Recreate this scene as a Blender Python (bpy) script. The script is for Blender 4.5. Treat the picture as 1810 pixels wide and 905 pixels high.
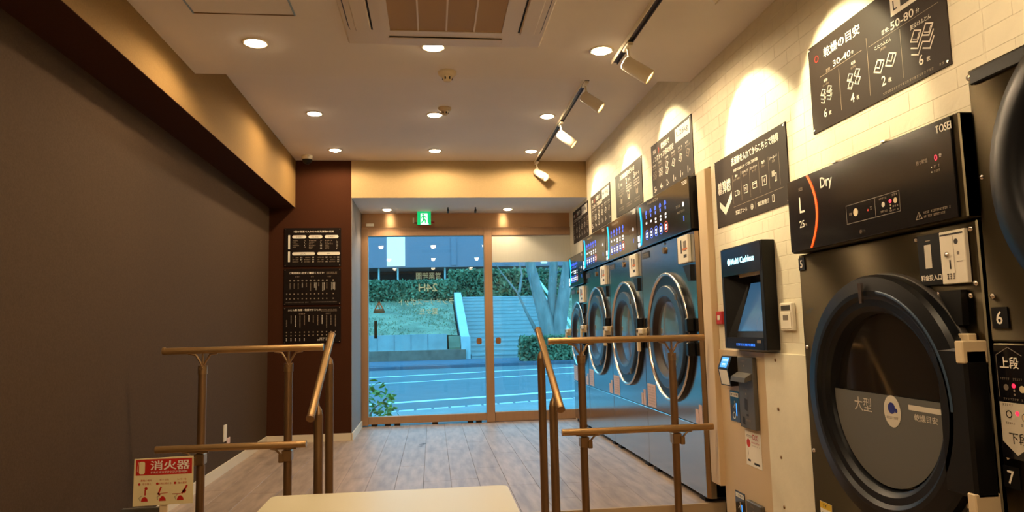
import bpy, math, random
from mathutils import Vector, Matrix
random.seed(7)
PI = math.pi
scene = bpy.context.scene
for o in list(bpy.data.objects):
    bpy.data.objects.remove(o)
COL = scene.collection

# ------------------------------------------------------------------ camera
YAW, PITCH, ROLL, FPX = .1135, .1025, .0233, 1243.5
fw = Vector((math.sin(YAW)*math.cos(PITCH), math.cos(YAW)*math.cos(PITCH), math.sin(PITCH)))
rt = Vector((math.cos(YAW), -math.sin(YAW), 0)); up = rt.cross(fw)
r2 = rt*math.cos(ROLL)-up*math.sin(ROLL); u2 = rt*math.sin(ROLL)+up*math.cos(ROLL)
cam = bpy.data.cameras.new('camera'); camo = bpy.data.objects.new('camera', cam); COL.objects.link(camo)
cam.sensor_width = 36; cam.sensor_fit = 'HORIZONTAL'; cam.lens = FPX/1810*36
cam.clip_start = .05; cam.clip_end = 300
camo.matrix_world = Matrix(((r2.x, u2.x, -fw.x, 0), (r2.y, u2.y, -fw.y, 0), (r2.z, u2.z, -fw.z, 1.0), (0, 0, 0, 1)))
scene.camera = camo

# ------------------------------------------------------------------ world: blue evening sky
w = bpy.data.worlds.new('world'); scene.world = w; w.use_nodes = True
nt = w.node_tree; nt.nodes.clear()
wo = nt.nodes.new('ShaderNodeOutputWorld'); bg = nt.nodes.new('ShaderNodeBackground')
tc = nt.nodes.new('ShaderNodeTexCoord'); sx = nt.nodes.new('ShaderNodeSeparateXYZ'); cr = nt.nodes.new('ShaderNodeValToRGB')
nt.links.new(tc.outputs['Generated'], sx.inputs[0]); nt.links.new(sx.outputs['Z'], cr.inputs[0])
cr.color_ramp.elements[0].color = (.17, .66, 1, 1); cr.color_ramp.elements[0].position = 0
cr.color_ramp.elements[1].color = (.14, .56, 1, 1); cr.color_ramp.elements[1].position = .8
nt.links.new(cr.outputs[0], bg.inputs[0]); bg.inputs[1].default_value = 1.85
nt.links.new(bg.outputs[0], wo.inputs[0])

# ------------------------------------------------------------------ colour management, light levels
scene.view_settings.view_transform = 'Standard'; scene.view_settings.look = 'None'
scene.view_settings.gamma = 1; scene.view_settings.exposure = 1.0; scene.view_settings.use_curve_mapping = False
scene.cycles.max_bounces = 10; scene.cycles.diffuse_bounces = 5; scene.cycles.glossy_bounces = 4
scene.cycles.transparent_max_bounces = 16; scene.cycles.sample_clamp_indirect = 4
scene.cycles.use_denoising = True
DOWN_W, DOWN_COL = 20.0, (1, .74, .45)      # recessed downlights
SPOT_W, SPOT_COL = 15.0, (1, .86, .50)      # track spotlights
LAMP_GLOW = 30.0

# ------------------------------------------------------------------ helpers
def lin(c):
    r = []
    for v in c[:3]:
        v /= 255.0
        r.append(v/12.92 if v <= .04045 else ((v+.055)/1.055)**2.4)
    return (*r, 1)

MATS = {}
def mat(name, col, rough=.5, metal=0, emit=0, ecol=None, noise=None, bump=None, aniso=0, spec=None, coat=0, vary=0, tangent=None, stretch=(1, 1, 1)):
    m = bpy.data.materials.new(name); m.use_nodes = True
    n = m.node_tree.nodes; l = m.node_tree.links; b = n['Principled BSDF']
    c = lin(col)
    b.inputs['Base Color'].default_value = c; b.inputs['Roughness'].default_value = rough; b.inputs['Metallic'].default_value = metal
    if spec is not None: b.inputs['Specular IOR Level'].default_value = spec
    if coat: b.inputs['Coat Weight'].default_value = coat; b.inputs['Coat Roughness'].default_value = .08
    if emit:
        b.inputs['Emission Color'].default_value = lin(ecol or col); b.inputs['Emission Strength'].default_value = emit
    if aniso:
        b.inputs['Anisotropic'].default_value = aniso
        cx = n.new('ShaderNodeCombineXYZ'); t = tangent or (0, 0, 1)
        for i in range(3): cx.inputs[i].default_value = t[i]
        l.new(cx.outputs[0], b.inputs['Tangent'])
    src = None
    if noise or bump:
        g = n.new('ShaderNodeTexCoord'); mp = n.new('ShaderNodeMapping'); mp.inputs['Scale'].default_value = stretch
        l.new(g.outputs['Object'], mp.inputs[0]); src = mp.outputs[0]
    colout = None
    if noise:
        nz = n.new('ShaderNodeTexNoise'); nz.inputs['Scale'].default_value = noise[0]; nz.inputs['Detail'].default_value = 5
        l.new(src, nz.inputs['Vector'])
        rp = n.new('ShaderNodeValToRGB'); a = noise[1]
        lo = tuple(max(0, x*(1-a)) for x in c[:3]); hi = tuple(min(1, x*(1+a)) for x in c[:3])
        rp.color_ramp.elements[0].color = (*lo, 1); rp.color_ramp.elements[1].color = (*hi, 1)
        rp.color_ramp.elements[0].position = .3; rp.color_ramp.elements[1].position = .7
        l.new(nz.outputs[0], rp.inputs[0]); colout = rp.outputs[0]
    if vary:
        oi = n.new('ShaderNodeObjectInfo'); hs = n.new('ShaderNodeHueSaturation'); mr = n.new('ShaderNodeMapRange')
        mr.inputs['To Min'].default_value = 1-vary; mr.inputs['To Max'].default_value = 1+vary
        l.new(oi.outputs['Random'], mr.inputs[0]); l.new(mr.outputs[0], hs.inputs['Value'])
        if colout: l.new(colout, hs.inputs['Color'])
        else: hs.inputs['Color'].default_value = c
        colout = hs.outputs[0]
    if colout: l.new(colout, b.inputs['Base Color'])
    if bump:
        nb = n.new('ShaderNodeTexNoise'); nb.inputs['Scale'].default_value = bump[0]; nb.inputs['Detail'].default_value = 3
        l.new(src, nb.inputs['Vector']); bp = n.new('ShaderNodeBump'); bp.inputs['Strength'].default_value = bump[1]; bp.inputs['Distance'].default_value = .01
        l.new(nb.outputs[0], bp.inputs['Height']); l.new(bp.outputs[0], b.inputs['Normal'])
    MATS[name] = m
    return m

def brushed(name, col, rough, an):
    """horizontally brushed sheet steel: highlights draw out into upright streaks"""
    m = bpy.data.materials.new(name); m.use_nodes = True; n = m.node_tree.nodes; l = m.node_tree.links; n.clear()
    out = n.new('ShaderNodeOutputMaterial'); g = n.new('ShaderNodeBsdfAnisotropic'); g.distribution = 'GGX'
    g.inputs['Color'].default_value = lin(col); g.inputs['Roughness'].default_value = rough; g.inputs['Anisotropy'].default_value = an
    cx = n.new('ShaderNodeCombineXYZ'); cx.inputs[1].default_value = 1; l.new(cx.outputs[0], g.inputs['Tangent'])
    tcn = n.new('ShaderNodeTexCoord'); mp = n.new('ShaderNodeMapping'); mp.inputs['Scale'].default_value = (1, 1.5, 160); nz = n.new('ShaderNodeTexNoise'); nz.inputs['Scale'].default_value = 6
    mr = n.new('ShaderNodeMapRange'); mr.inputs['To Min'].default_value = rough*.94; mr.inputs['To Max'].default_value = rough*1.06
    l.new(tcn.outputs['Object'], mp.inputs[0]); l.new(mp.outputs[0], nz.inputs['Vector']); l.new(nz.outputs[0], mr.inputs[0]); l.new(mr.outputs[0], g.inputs['Roughness'])
    l.new(g.outputs[0], out.inputs[0]); MATS[name] = m

def glass_mat(name, tint=(235, 245, 245), refl=.04, top=.96):
    m = bpy.data.materials.new(name); m.use_nodes = True; n = m.node_tree.nodes; l = m.node_tree.links; n.clear()
    out = n.new('ShaderNodeOutputMaterial'); mx = n.new('ShaderNodeMixShader'); tr = n.new('ShaderNodeBsdfTransparent'); gl = n.new('ShaderNodeBsdfGlossy')
    tr.inputs[0].default_value = lin(tint); gl.inputs['Roughness'].default_value = .01
    lw = n.new('ShaderNodeLayerWeight'); lw.inputs['Blend'].default_value = .5
    pw = n.new('ShaderNodeMath'); pw.operation = 'POWER'; pw.inputs[1].default_value = 5
    ma = n.new('ShaderNodeMath'); ma.operation = 'MULTIPLY_ADD'; ma.inputs[1].default_value = top; ma.inputs[2].default_value = refl
    l.new(lw.outputs['Facing'], pw.inputs[0]); l.new(pw.outputs[0], ma.inputs[0]); l.new(ma.outputs[0], mx.inputs[0])
    l.new(tr.outputs[0], mx.inputs[1]); l.new(gl.outputs[0], mx.inputs[2]); l.new(mx.outputs[0], out.inputs[0])
    return m

class MB:
    """collects shapes, then links them as one mesh object"""
    def __init__(s): s.v = []; s.f = []; s.sm = []
    def add(s, vs, fs, smooth=False):
        k = len(s.v); s.v += [tuple(p) for p in vs]
        for f in fs: s.f.append(tuple(i+k for i in f)); s.sm.append(smooth)
        return s
    def box(s, x0, x1, y0, y1, z0, z1, bev=0):
        if x0 > x1: x0, x1 = x1, x0
        if y0 > y1: y0, y1 = y1, y0
        if z0 > z1: z0, z1 = z1, z0
        if bev <= 0:
            vs = [(x, y, z) for x in (x0, x1) for y in (y0, y1) for z in (z0, z1)]
            return s.add(vs, [(0, 1, 3, 2), (4, 6, 7, 5), (0, 4, 5, 1), (2, 3, 7, 6), (0, 2, 6, 4), (1, 5, 7, 3)])
        b = min(bev, (x1-x0)*.45, (y1-y0)*.45, (z1-z0)*.45)
        lo, hi = (x0, y0, z0), (x1, y1, z1); vs = []; idx = {}
        for sx_ in (0, 1):
            for sy_ in (0, 1):
                for sz_ in (0, 1):
                    c = [(lo, hi)[q][i] for i, q in enumerate((sx_, sy_, sz_))]
                    d = [b if q == 0 else -b for q in (sx_, sy_, sz_)]
                    for ax in range(3):
                        p = [c[i] + (0 if i == ax else d[i]) for i in range(3)]
                        idx[(sx_, sy_, sz_, ax)] = len(vs); vs.append(tuple(p))
        fs = []
        for ax in range(3):
            o1, o2 = [i for i in range(3) if i != ax]
            for q in (0, 1):
                def key(a, bb):
                    k = [0, 0, 0]; k[ax] = q; k[o1] = a; k[o2] = bb
                    return (*k, ax)
                fs.append([idx[key(0, 0)], idx[key(1, 0)], idx[key(1, 1)], idx[key(0, 1)]])
        for ax in range(3):
            o1, o2 = [i for i in range(3) if i != ax]
            for a in (0, 1):
                for bb in (0, 1):
                    def key(q, w_):
                        k = [0, 0, 0]; k[ax] = q; k[o1] = a; k[o2] = bb
                        return (*k, w_)
                    fs.append([idx[key(0, o1)], idx[key(1, o1)], idx[key(1, o2)], idx[key(0, o2)]])
        for a in (0, 1):
            for bb in (0, 1):
                for c_ in (0, 1): fs.append([idx[(a, bb, c_, 0)], idx[(a, bb, c_, 1)], idx[(a, bb, c_, 2)]])
        ctr = Vector(((x0+x1)/2, (y0+y1)/2, (z0+z1)/2)); out = []
        for f in fs:
            p = [Vector(vs[i]) for i in f]; nn = (p[1]-p[0]).cross(p[2]-p[0]); m = sum(p, Vector())/len(p)
            out.append(tuple(f) if nn.dot(m-ctr) >= 0 else tuple(reversed(f)))
        return s.add(vs, out)
    def tube(s, pts, r, n=12, cap=True):
        pts = [Vector(p) for p in pts]; rs = r if isinstance(r, (list, tuple)) else [r]*len(pts)
        vs = []; fs = []; ref = None
        for i, p in enumerate(pts):
            d = (pts[min(i+1, len(pts)-1)]-pts[max(i-1, 0)]).normalized()
            if ref is None: ref = Vector((0, 0, 1)) if abs(d.z) < .9 else Vector((1, 0, 0))
            a = d.cross(ref).normalized(); b = a.cross(d).normalized(); ref = b
            for k in range(n):
                t = 2*PI*k/n; vs.append(p+(a*math.cos(t)+b*math.sin(t))*rs[i])
        for i in range(len(pts)-1):
            for k in range(n):
                k2 = (k+1) % n; fs.append((i*n+k, i*n+k2, (i+1)*n+k2, (i+1)*n+k))
        s.add(vs, fs, True)
        if cap:
            s.add(vs[:n], [tuple(range(n))]); s.add(vs[-n:], [tuple(reversed(range(n)))])
        return s
    def lathe(s, origin, axis, prof, n=48, a0=0, a1=2*PI, smooth=True, hard=False):
        """prof: (radius, distance along axis)"""
        if hard:
            for p, q in zip(prof, prof[1:]): s.lathe(origin, axis, [p, q], n, a0, a1, smooth)
            return s
        o = Vector(origin); ax = Vector(axis).normalized(); ref = Vector((0, 0, 1)) if abs(ax.z) < .9 else Vector((1, 0, 0))
        a = ax.cross(ref).normalized(); b = a.cross(ax).normalized(); full = abs(a1-a0-2*PI) < 1e-6
        m = n if full else n+1; vs = []; fs = []
        for (r, h) in prof:
            for k in range(m):
                t = a0+(a1-a0)*k/n; vs.append(o+ax*h+(a*math.cos(t)+b*math.sin(t))*r)
        for i in range(len(prof)-1):
            for k in range(n):
                k2 = (k+1) % m; fs.append((i*m+k, i*m+k2, (i+1)*m+k2, (i+1)*m+k))
        return s.add(vs, fs, smooth)
    def disc(s, origin, axis, r, n=32): return s.lathe(origin, axis, [(r, 0), (1e-5, 0)], n, smooth=False)
    def cyl(s, origin, axis, r, h, n=20): return s.lathe(origin, axis, [(1e-5, 0), (r, 0), (r, h), (1e-5, h)], n, smooth=False)
    def prism(s, pts, vec):
        """closed outline pts (3d), extruded by vec"""
        p = [Vector(q) for q in pts]; v = Vector(vec); n = len(p)
        s.add(p+[q+v for q in p], [tuple(range(n)), tuple(reversed(range(n, 2*n)))]+[(i, i+n, (i+1) % n+n, (i+1) % n) for i in range(n)])
        return s
    def mesh(s, name, m, off=(0, 0, 0)):
        me = bpy.data.meshes.new(name); o = Vector(off)
        me.from_pydata([tuple(Vector(p)-o) for p in s.v], [], s.f); me.validate()
        if len(me.polygons) == len(s.sm): me.polygons.foreach_set('use_smooth', s.sm)
        if m: me.materials.append(m)
        me.update(); return me
    def build(s, name, m, parent=None, off=None):
        if off is None:
            off = Vector((0, 0, 0)); p = parent
            while p is not None: off += p.location; p = p.parent
        ob = bpy.data.objects.new(name, s.mesh(name, m, off)); COL.objects.link(ob); ob.parent = parent
        return ob

def thing(name, label, cat, loc, group=None):
    o = bpy.data.objects.new(name, None); COL.objects.link(o); o.location = loc; o.empty_display_size = .05
    o['label'] = label; o['category'] = cat
    if group: o['group'] = group
    return o
def tag(o, label, cat, group=None):
    o['label'] = label; o['category'] = cat
    if group: o['group'] = group
    return o
def struct(name, mb, m, label=None):
    o = mb.build(name, m); o['kind'] = 'structure'
    if label: o['label'] = label; o['category'] = 'structure'
    return o
def stuff(o): o['kind'] = 'stuff'; return o
def box(*a, **k): return MB().box(*a, **k)

# ---- flat print: lettering, rules and pictograms laid on a surface
_TC = {}
_fc = bpy.data.curves.new('lettering_source', 'FONT'); _fo = bpy.data.objects.new('lettering_source', _fc); COL.objects.link(_fo); _fc.resolution_u = 2
def text_mesh(t, bold):
    k = (t, bold)
    if k not in _TC:
        _fc.body = t; _fc.offset = bold
        bpy.context.view_layer.update(); dg = bpy.context.evaluated_depsgraph_get()
        me = bpy.data.meshes.new_from_object(_fo.evaluated_get(dg))
        vs = [(v.co.x, v.co.y) for v in me.vertices]; fs = [tuple(p.vertices) for p in me.polygons]; bpy.data.meshes.remove(me)
        x0 = min(v[0] for v in vs); x1 = max(v[0] for v in vs); y0 = min(v[1] for v in vs); y1 = max(v[1] for v in vs)
        _TC[k] = (vs, fs, x0, x1, y0, y1)
    return _TC[k]
class Print:
    def __init__(s, o, x, upv, nrm, step=.0005, base=.0006):
        s.o = Vector(o); s.x = Vector(x); s.u = Vector(upv); s.n = Vector(nrm); s.m = {}; s.step = step; s.base = base
    def P(s, u, v, k): return s.o+s.x*u+s.u*v+s.n*(s.base+s.step*k)
    def mb(s, key): return s.m.setdefault(key, MB())
    def poly(s, key, pts, k=0): s.mb(key).add([s.P(a, b, k) for a, b in pts], [tuple(range(len(pts)))])
    def rect(s, key, u0, u1, v0, v1, k=0): s.poly(key, [(u0, v0), (u1, v0), (u1, v1), (u0, v1)], k)
    def pill(s, key, u0, u1, v0, v1, k=0, r=None, n=5):
        r = r or min(u1-u0, v1-v0)/2; pts = []
        for cx_, cy_, a in ((u1-r, v0+r, -PI/2), (u1-r, v1-r, 0), (u0+r, v1-r, PI/2), (u0+r, v0+r, PI)):
            for i in range(n+1): t = a+PI/2*i/n; pts.append((cx_+r*math.cos(t), cy_+r*math.sin(t)))
        s.poly(key, pts, k)
    def frame(s, key, u0, u1, v0, v1, t, k=0):
        s.rect(key, u0, u1, v0, v0+t, k); s.rect(key, u0, u1, v1-t, v1, k); s.rect(key, u0, u0+t, v0+t, v1-t, k); s.rect(key, u1-t, u1, v0+t, v1-t, k)
    def disc(s, key, u, v, r, k=0, n=16, asp=1): s.poly(key, [(u+r*asp*math.cos(2*PI*i/n), v+r*math.sin(2*PI*i/n)) for i in range(n)], k)
    def ring(s, key, u, v, r, t, k=0, n=20, a0=0, a1=2*PI):
        for i in range(n):
            p, q = a0+(a1-a0)*i/n, a0+(a1-a0)*(i+1)/n
            s.poly(key, [(u+(r-t)*math.cos(p), v+(r-t)*math.sin(p)), (u+r*math.cos(p), v+r*math.sin(p)), (u+r*math.cos(q), v+r*math.sin(q)), (u+(r-t)*math.cos(q), v+(r-t)*math.sin(q))], k)
    def line(s, key, pts, t, k=0, close=False):
        pts = list(pts)+([pts[0]] if close else [])
        for (a, b), (c, d) in zip(pts, pts[1:]):
            L = math.hypot(c-a, d-b) or 1; nx, ny = -(d-b)/L*t/2, (c-a)/L*t/2; ex, ey = (c-a)/L*t/2, (d-b)/L*t/2
            s.poly(key, [(a-ex-nx, b-ey-ny), (c+ex-nx, d+ey-ny), (c+ex+nx, d+ey+ny), (a-ex+nx, b-ey+ny)], k)
    def text(s, key, t, u, v, h, w=None, al='c', bold=.012, k=1, vertical=False):
        """centre (u,v), glyph height h; w stretches to that width"""
        if bold > .015:
            for q in (-1, 1): s.text(key, t, u+q*h*bold*.75, v, h, w, al, .010, k+.45+.25*q, vertical)
        vs, fs, x0, x1, y0, y1 = text_mesh(t, min(bold, .012))
        sy_ = h/(y1-y0); sx_ = (w/(x1-x0)) if w else sy_
        W = (x1-x0)*sx_; a = u-W/2 if al == 'c' else (u if al == 'l' else u-W)
        out = []
        for x, y in vs:
            p, q = (x-x0)*sx_, (y-(y0+y1)/2)*sy_
            out.append(s.P(a+p, v+q, k) if not vertical else s.P(u+q, v+W/2-p, k))
        s.mb(key).add(out, fs)
    def marks(s, key, u0, u1, v, h, k=1, n=None):
        """a line of print too small to read: short strokes"""
        n = n or max(2, int((u1-u0)/(h*1.05))); st = (u1-u0)/n
        for i in range(n):
            if random.random() < .08: continue
            c = u0+st*(i+.5); q = st*.36
            s.rect(key, c-q, c+q, v+h*.22, v+h*.42, k); s.rect(key, c-q*random.uniform(.1, 1), c+q*.5, v-h*.1, v+h*.06, k)
            s.rect(key, c-q, c+q*random.uniform(.2, 1), v-h*.45, v-h*.28, k)
            if random.random() < .6: s.rect(key, c-q*.25, c+q*.25, v-h*.45, v+h*.45, k)
    def vmarks(s, key, u, v1, v0, w_, k=1):
        n = max(1, int((v1-v0)/(w_*1.1))); st = (v1-v0)/n
        for i in range(n):
            c = v1-st*(i+.5); q = st*.38
            s.rect(key, u-w_/2, u+w_/2, c+q*.3, c+q*.7, k); s.rect(key, u-w_*.15, u+w_*.15, c-q, c+q, k); s.rect(key, u-w_*.4, u+w_*.5, c-q, c-q*.6, k)
    def build(s, parent, names={}):
        for key, mb in s.m.items(): mb.build(names.get(key, 'lettering'), MATS[key], parent)['kind'] = 'stuff'

# ------------------------------------------------------------------ materials
M = mat
M('ceiling_paint', (236, 226, 216), .85, bump=(90, .05), noise=(1.5, .03))
M('left_paper', (72, 57, 44), .9, noise=(120, .10), bump=(180, .12), spec=.12)
M('pillar_paper', (62, 33, 17), .9, noise=(120, .08), bump=(180, .1), spec=.12)
M('beam_paper', (138, 109, 66), .9, noise=(120, .06), bump=(180, .1), spec=.15)
M('lintel_paper', (170, 146, 106), .85, noise=(90, .04), spec=.2)
M('brick_paper', (226, 216, 190), .6, noise=(14, .03), bump=(60, .06), vary=.008)
M('brick_joint', (222, 211, 186), .8)
M('plain_board', (206, 180, 142), .45, noise=(3, .03))
M('door_metal', (166, 130, 98), .38, .35, noise=(40, .05), stretch=(1, 1, .05))
M('head_metal', (196, 156, 116), .32, .7, aniso=.85)
M('dark_gap', (30, 22, 18), .8)
M('skirting', (214, 202, 180), .5)
M('plank', (158, 138, 122), .42, noise=(4, .27), bump=(60, .05), vary=.07, stretch=(5, .8, 5))
M('sub_floor', (70, 58, 50), .8)
M('nosing', (190, 165, 128), .5)
M('lower_floor', (176, 152, 128), .45, noise=(6, .2), stretch=(5, 1, 1))
M('rail_metal', (172, 138, 92), .32, .75)
M('post_metal', (132, 102, 70), .38, .7)
M('bracket_metal', (150, 120, 84), .35, .8)
M('steel', (176, 175, 172), .17, 1, aniso=.5, tangent=(0, 1, 0))
brushed('dark_steel', (84, 76, 60), .33, .82)
M('chrome', (215, 205, 195), .2, 1)
M('panel_black', (16, 15, 18), .16, coat=.3)
M('black_plastic', (13, 12, 12), .42, spec=.3)
M('ring_black', (12, 13, 16), .34, spec=.35)
M('ring_blue', (60, 78, 100), .3, .2)
M('tunnel', (32, 19, 14), .4)
M('white_plastic', (226, 216, 196), .4)
M('off_white', (212, 190, 152), .45)
M('lamp_white', (238, 226, 200), .4)
M('dark_track', (60, 44, 34), .4)
M('grille', (170, 136, 92), .7, bump=(300, .1))
M('ac_white', (222, 204, 178), .45)
M('table_top', (214, 204, 172), .35)
M('table_edge', (180, 160, 120), .5)
M('poster_dark', (50, 40, 33), .6, spec=.2)
M('poster_black', (24, 15, 11), .65, spec=.1)
M('print_white', (232, 224, 208), .6)
M('print_dim', (150, 132, 112), .6)
M('print_red', (190, 40, 24), .6)
M('print_ink', (40, 34, 30), .6)
M('print_grey', (120, 108, 96), .6)
M('sign_red', (186, 26, 14), .5)
M('sign_cream', (224, 208, 160), .5)
M('sticker_pink', (208, 178, 168), .6)
M('yellow', (220, 180, 40), .6)
M('film_grey', (92, 90, 84), .5)
M('film_print', (205, 195, 176), .55)
M('logo_blue', (34, 42, 120), .5)
M('grey_unit', (96, 92, 86), .45, .3)
M('grey_dark', (58, 54, 50), .5)
M('red_box', (180, 30, 26), .45)
M('orange_decal', (200, 110, 60), .6)
M('glass_print', (245, 236, 210), .6, emit=0)
M('edge_steel', (190, 160, 120), .35, .9)
M('hatch_alu', (150, 172, 196), .4)
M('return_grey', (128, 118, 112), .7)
M('blind', (206, 206, 194), .7, noise=(30, .03), stretch=(8, 1, .2))
M('emit_cyan', (0, 190, 255), .4, emit=0.88, ecol=(0, 185, 255))
M('emit_orange', (255, 90, 20), .4, emit=0.55, ecol=(235, 75, 12))
M('emit_white', (255, 255, 255), .4, emit=.5, ecol=(240, 246, 255))
M('emit_blue', (70, 110, 255), .4, emit=.4, ecol=(80, 110, 225))
M('emit_red', (255, 40, 60), .4, emit=0.88, ecol=(255, 40, 70))
M('emit_redring', (200, 60, 50), .4, emit=.6, ecol=(170, 70, 60))
M('emit_sky', (60, 150, 255), .4, emit=0.55, ecol=(70, 150, 240))
M('emit_text', (180, 245, 255), .4, emit=1.21, ecol=(170, 240, 255))
M('emit_green', (0, 170, 90), .4, emit=0.55, ecol=(10, 185, 105))
M('emit_exitwhite', (225, 255, 240), .4, emit=0.66, ecol=(220, 255, 240))
M('emit_screen', (40, 60, 78), .15, emit=.25, ecol=(70, 120, 160))
M('diffuser', (255, 240, 215), .5, emit=LAMP_GLOW, ecol=(255, 232, 190))
M('asphalt', (112, 112, 114), .85, noise=(3, .1))
M('road_paint', (235, 235, 235), .7)
M('pavement', (150, 148, 145), .85, noise=(4, .12))
M('concrete', (172, 170, 168), .85, noise=(2.5, .12))
M('concrete_pale', (206, 206, 204), .8, noise=(3, .08))
M('riser', (182, 180, 178), .85)
M('kerb_dark', (96, 98, 112), .85, noise=(3, .1))
M('soil_wall', (140, 112, 98), .9, noise=(4, .2))
M('lawn', (150, 142, 112), .95, noise=(1.3, .35), bump=(8, .6))
M('blade', (150, 146, 112), .9, vary=.2)
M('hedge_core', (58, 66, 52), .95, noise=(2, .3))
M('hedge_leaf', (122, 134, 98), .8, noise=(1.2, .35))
M('shrub_leaf', (120, 160, 60), .5, vary=.35)
M('bark', (158, 140, 132), .9, noise=(5, .25), bump=(14, .5), stretch=(1, 1, .3))
M('blue_wall', (150, 126, 138), .6)
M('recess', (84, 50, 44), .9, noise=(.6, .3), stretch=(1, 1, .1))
M('sign_sky_glow', (225, 250, 255), .5, emit=0.55, ecol=(205, 250, 255))
M('rail_white', (235, 240, 240), .5)
M('door_glass', (30, 26, 22), .08, coat=.4)
MATS['pane'] = glass_mat('pane')
MATS['drum_glass'] = glass_mat('drum_glass', (150, 150, 145), .08)

# ------------------------------------------------------------------ room shell
L, R, WX, E_, P_, D_ = 1.53, .765, 1.542, 3.93, 6.8, 7.74
ZN, ZF, ZS, ZB, ZD, LOW = 2.44, 2.65, 2.285, 2.19, 2.122, -.36
YB, XE = -2.6, 2.4
struct('wall_left', box(-L-.15, -L, YB-.15, P_+.2, LOW-.1, 2.9), MATS['left_paper'])
struct('wall_back', box(-L, XE, YB-.15, YB, LOW-.1, 2.9), MATS['lintel_paper'])
struct('beam_left', box(-L, -1.29, YB, P_, ZB, 2.9), MATS['beam_paper'])
pil = struct('pillar_left', box(-L-.15, -R, P_, 7.95, -.2, 2.9), MATS['pillar_paper'])
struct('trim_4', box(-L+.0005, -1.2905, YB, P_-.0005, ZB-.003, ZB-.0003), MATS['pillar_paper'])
struct('ceiling', box(-1.29, XE, YB, E_, ZN, 2.9), MATS['ceiling_paint'])
struct('ceiling_far', box(-1.29, XE, E_, P_, ZF, 2.9), MATS['ceiling_paint'])
struct('ceiling_soffit', box(-R, XE, P_+.003, D_+.2, ZS, 2.9), MATS['ceiling_paint'])
struct('trim_1', box(-R, WX, P_-.004, P_+.003, ZS-.001, ZF), MATS['lintel_paper'])
struct('wall_front', box(-R, XE, D_, D_+.16, ZD+.004, ZS), MATS['head_metal'])
struct('wall_front_pier', box(1.62, XE, D_, D_+.16, -.1, ZD), MATS['lintel_paper'])
struct('wall_outer', box(XE, XE+.1, YB-.15, D_+.2, LOW-.1, 2.9), MATS['lintel_paper'])
# floor: raised platform of vinyl planks, lower floor towards the camera
flo = struct('floor', box(-L, XE, E_, D_+.16, -.3, -.005), MATS['sub_floor'])
struct('floor_lower', box(-L, XE, YB, E_, LOW-.1, LOW), MATS['lower_floor'])
struct('trim_2', box(-L, 1.62, E_-.018, E_, LOW, .001), MATS['nosing'])
random.seed(3)
pw_ = .182; nx_ = 18
for i in range(nx_):
    x0 = -L+i*pw_; x1 = min(x0+pw_-.0016, 1.70)
    y = E_-random.random()*1.1
    while y < D_:
        a, b = max(y, E_+.001), min(y+1.2-.0016, D_-.002)
        if b-a > .02: box(x0, x1, a, b, -.005, 0, .001).build('plank', MATS['plank'], flo)
        y += 1.2
step = thing('step', 'single wooden step tread between the two pairs of handrails', 'step', (0, 3.75, LOW))
box(-.47, .47, 3.62, 3.911, LOW, -.205).build('riser', MATS['nosing'], step)
box(-.47, .47, 3.60, 3.911, -.205, -.18, .004).build('tread', MATS['lower_floor'], step)
def skirt(name, *a): struct(name, box(*a), MATS['skirting'])
skirt('baseboard_left', -L, -L+.012, E_, P_, 0, .068)
skirt('baseboard_pillar', -L+.012, -R, P_-.012, P_, 0, .068)
skirt('baseboard_front', -R+.004, -R+.016, P_-.012, D_-.06, 0, .068)

# right wall: plain backing with openings for the machines, faced with small pale bricks
def inside(y, z, rects): return any(a < y < b and c < z < d for a, b, c, d in rects)
WALL = [(3.69, E_, 1.872, ZN), (E_, 6.845, 1.872, ZF), (6.845, P_, 1.757, ZF), (P_, D_, 1.757, ZS), (6.845, P_, 1.757, 1.872), (7.60, D_, 0, 1.757),
        (2.69, 3.69, LOW, ZN), (1.735, 2.69, 1.580, ZN), (.70, 1.735, 1.690, ZN), (YB, .70, LOW, ZN)]
HOLE = [(3.06, 3.42, .93, 1.24)]
ys = sorted({q for r in WALL+HOLE for q in r[:2]}); zs = sorted({q for r in WALL+HOLE for q in r[2:]})
wm = MB()
for y0, y1 in zip(ys, ys[1:]):
    run = None
    for z0, z1 in zip(zs, zs[1:]):
        ok = inside((y0+y1)/2, (z0+z1)/2, WALL) and not inside((y0+y1)/2, (z0+z1)/2, HOLE)
        if ok: run = [z0, z1] if run is None else [run[0], z1]
        if (not ok or z1 == zs[-1]) and run:
            wm.box(WX+.0009, WX+.1, y0, y1, *run); run = None
wr = struct('wall_right', wm, MATS['brick_joint'])
BH, BL, G = .0635, .212, .0022
POST = []
bricks = []
zr = LOW; row = 0
while zr < ZF:
    yb = 1.0-(BL/2 if row % 2 else 0)
    while yb < D_:
        a, b, c, d = yb, yb+BL-G, zr, zr+BH-G
        cuts = [a]+[y for y in ys if a < y < b]+[b]
        for p, q in zip(cuts, cuts[1:]):
            mid = (p+q)/2
            if q-p < .004: continue
            zz = [r for r in WALL if r[0] < mid < r[1] and r[3] > c and r[2] < d]
            if not zz: continue
            lo_, hi_ = max(c, min(r[2] for r in zz)), min(d, max(r[3] for r in zz))
            if hi_-lo_ < .004 or inside(mid, (lo_+hi_)/2, HOLE): continue
            bricks.append((p, q, lo_, hi_))
        yb += BL
    zr += BH; row += 1
def seen(b):
    y, z = (b[0]+b[1])/2, (b[2]+b[3])/2
    v = Vector((WX, y, z-1)); d = v.dot(fw)
    px, py = 905+FPX*v.dot(r2)/d, 452.5-FPX*v.dot(u2)/d
    if not (0 < px < 1810 and 0 < py < 905): return 0
    if 2.87 < y < 3.60 and 1.53 < z < 1.85 or 1.9 < y < 2.6 and 1.77 < z < 2.09: return 0
    if 3.0 < y < 3.72 and z < .86: return 0
    return 1/(d*d)*y**-.6
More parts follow.
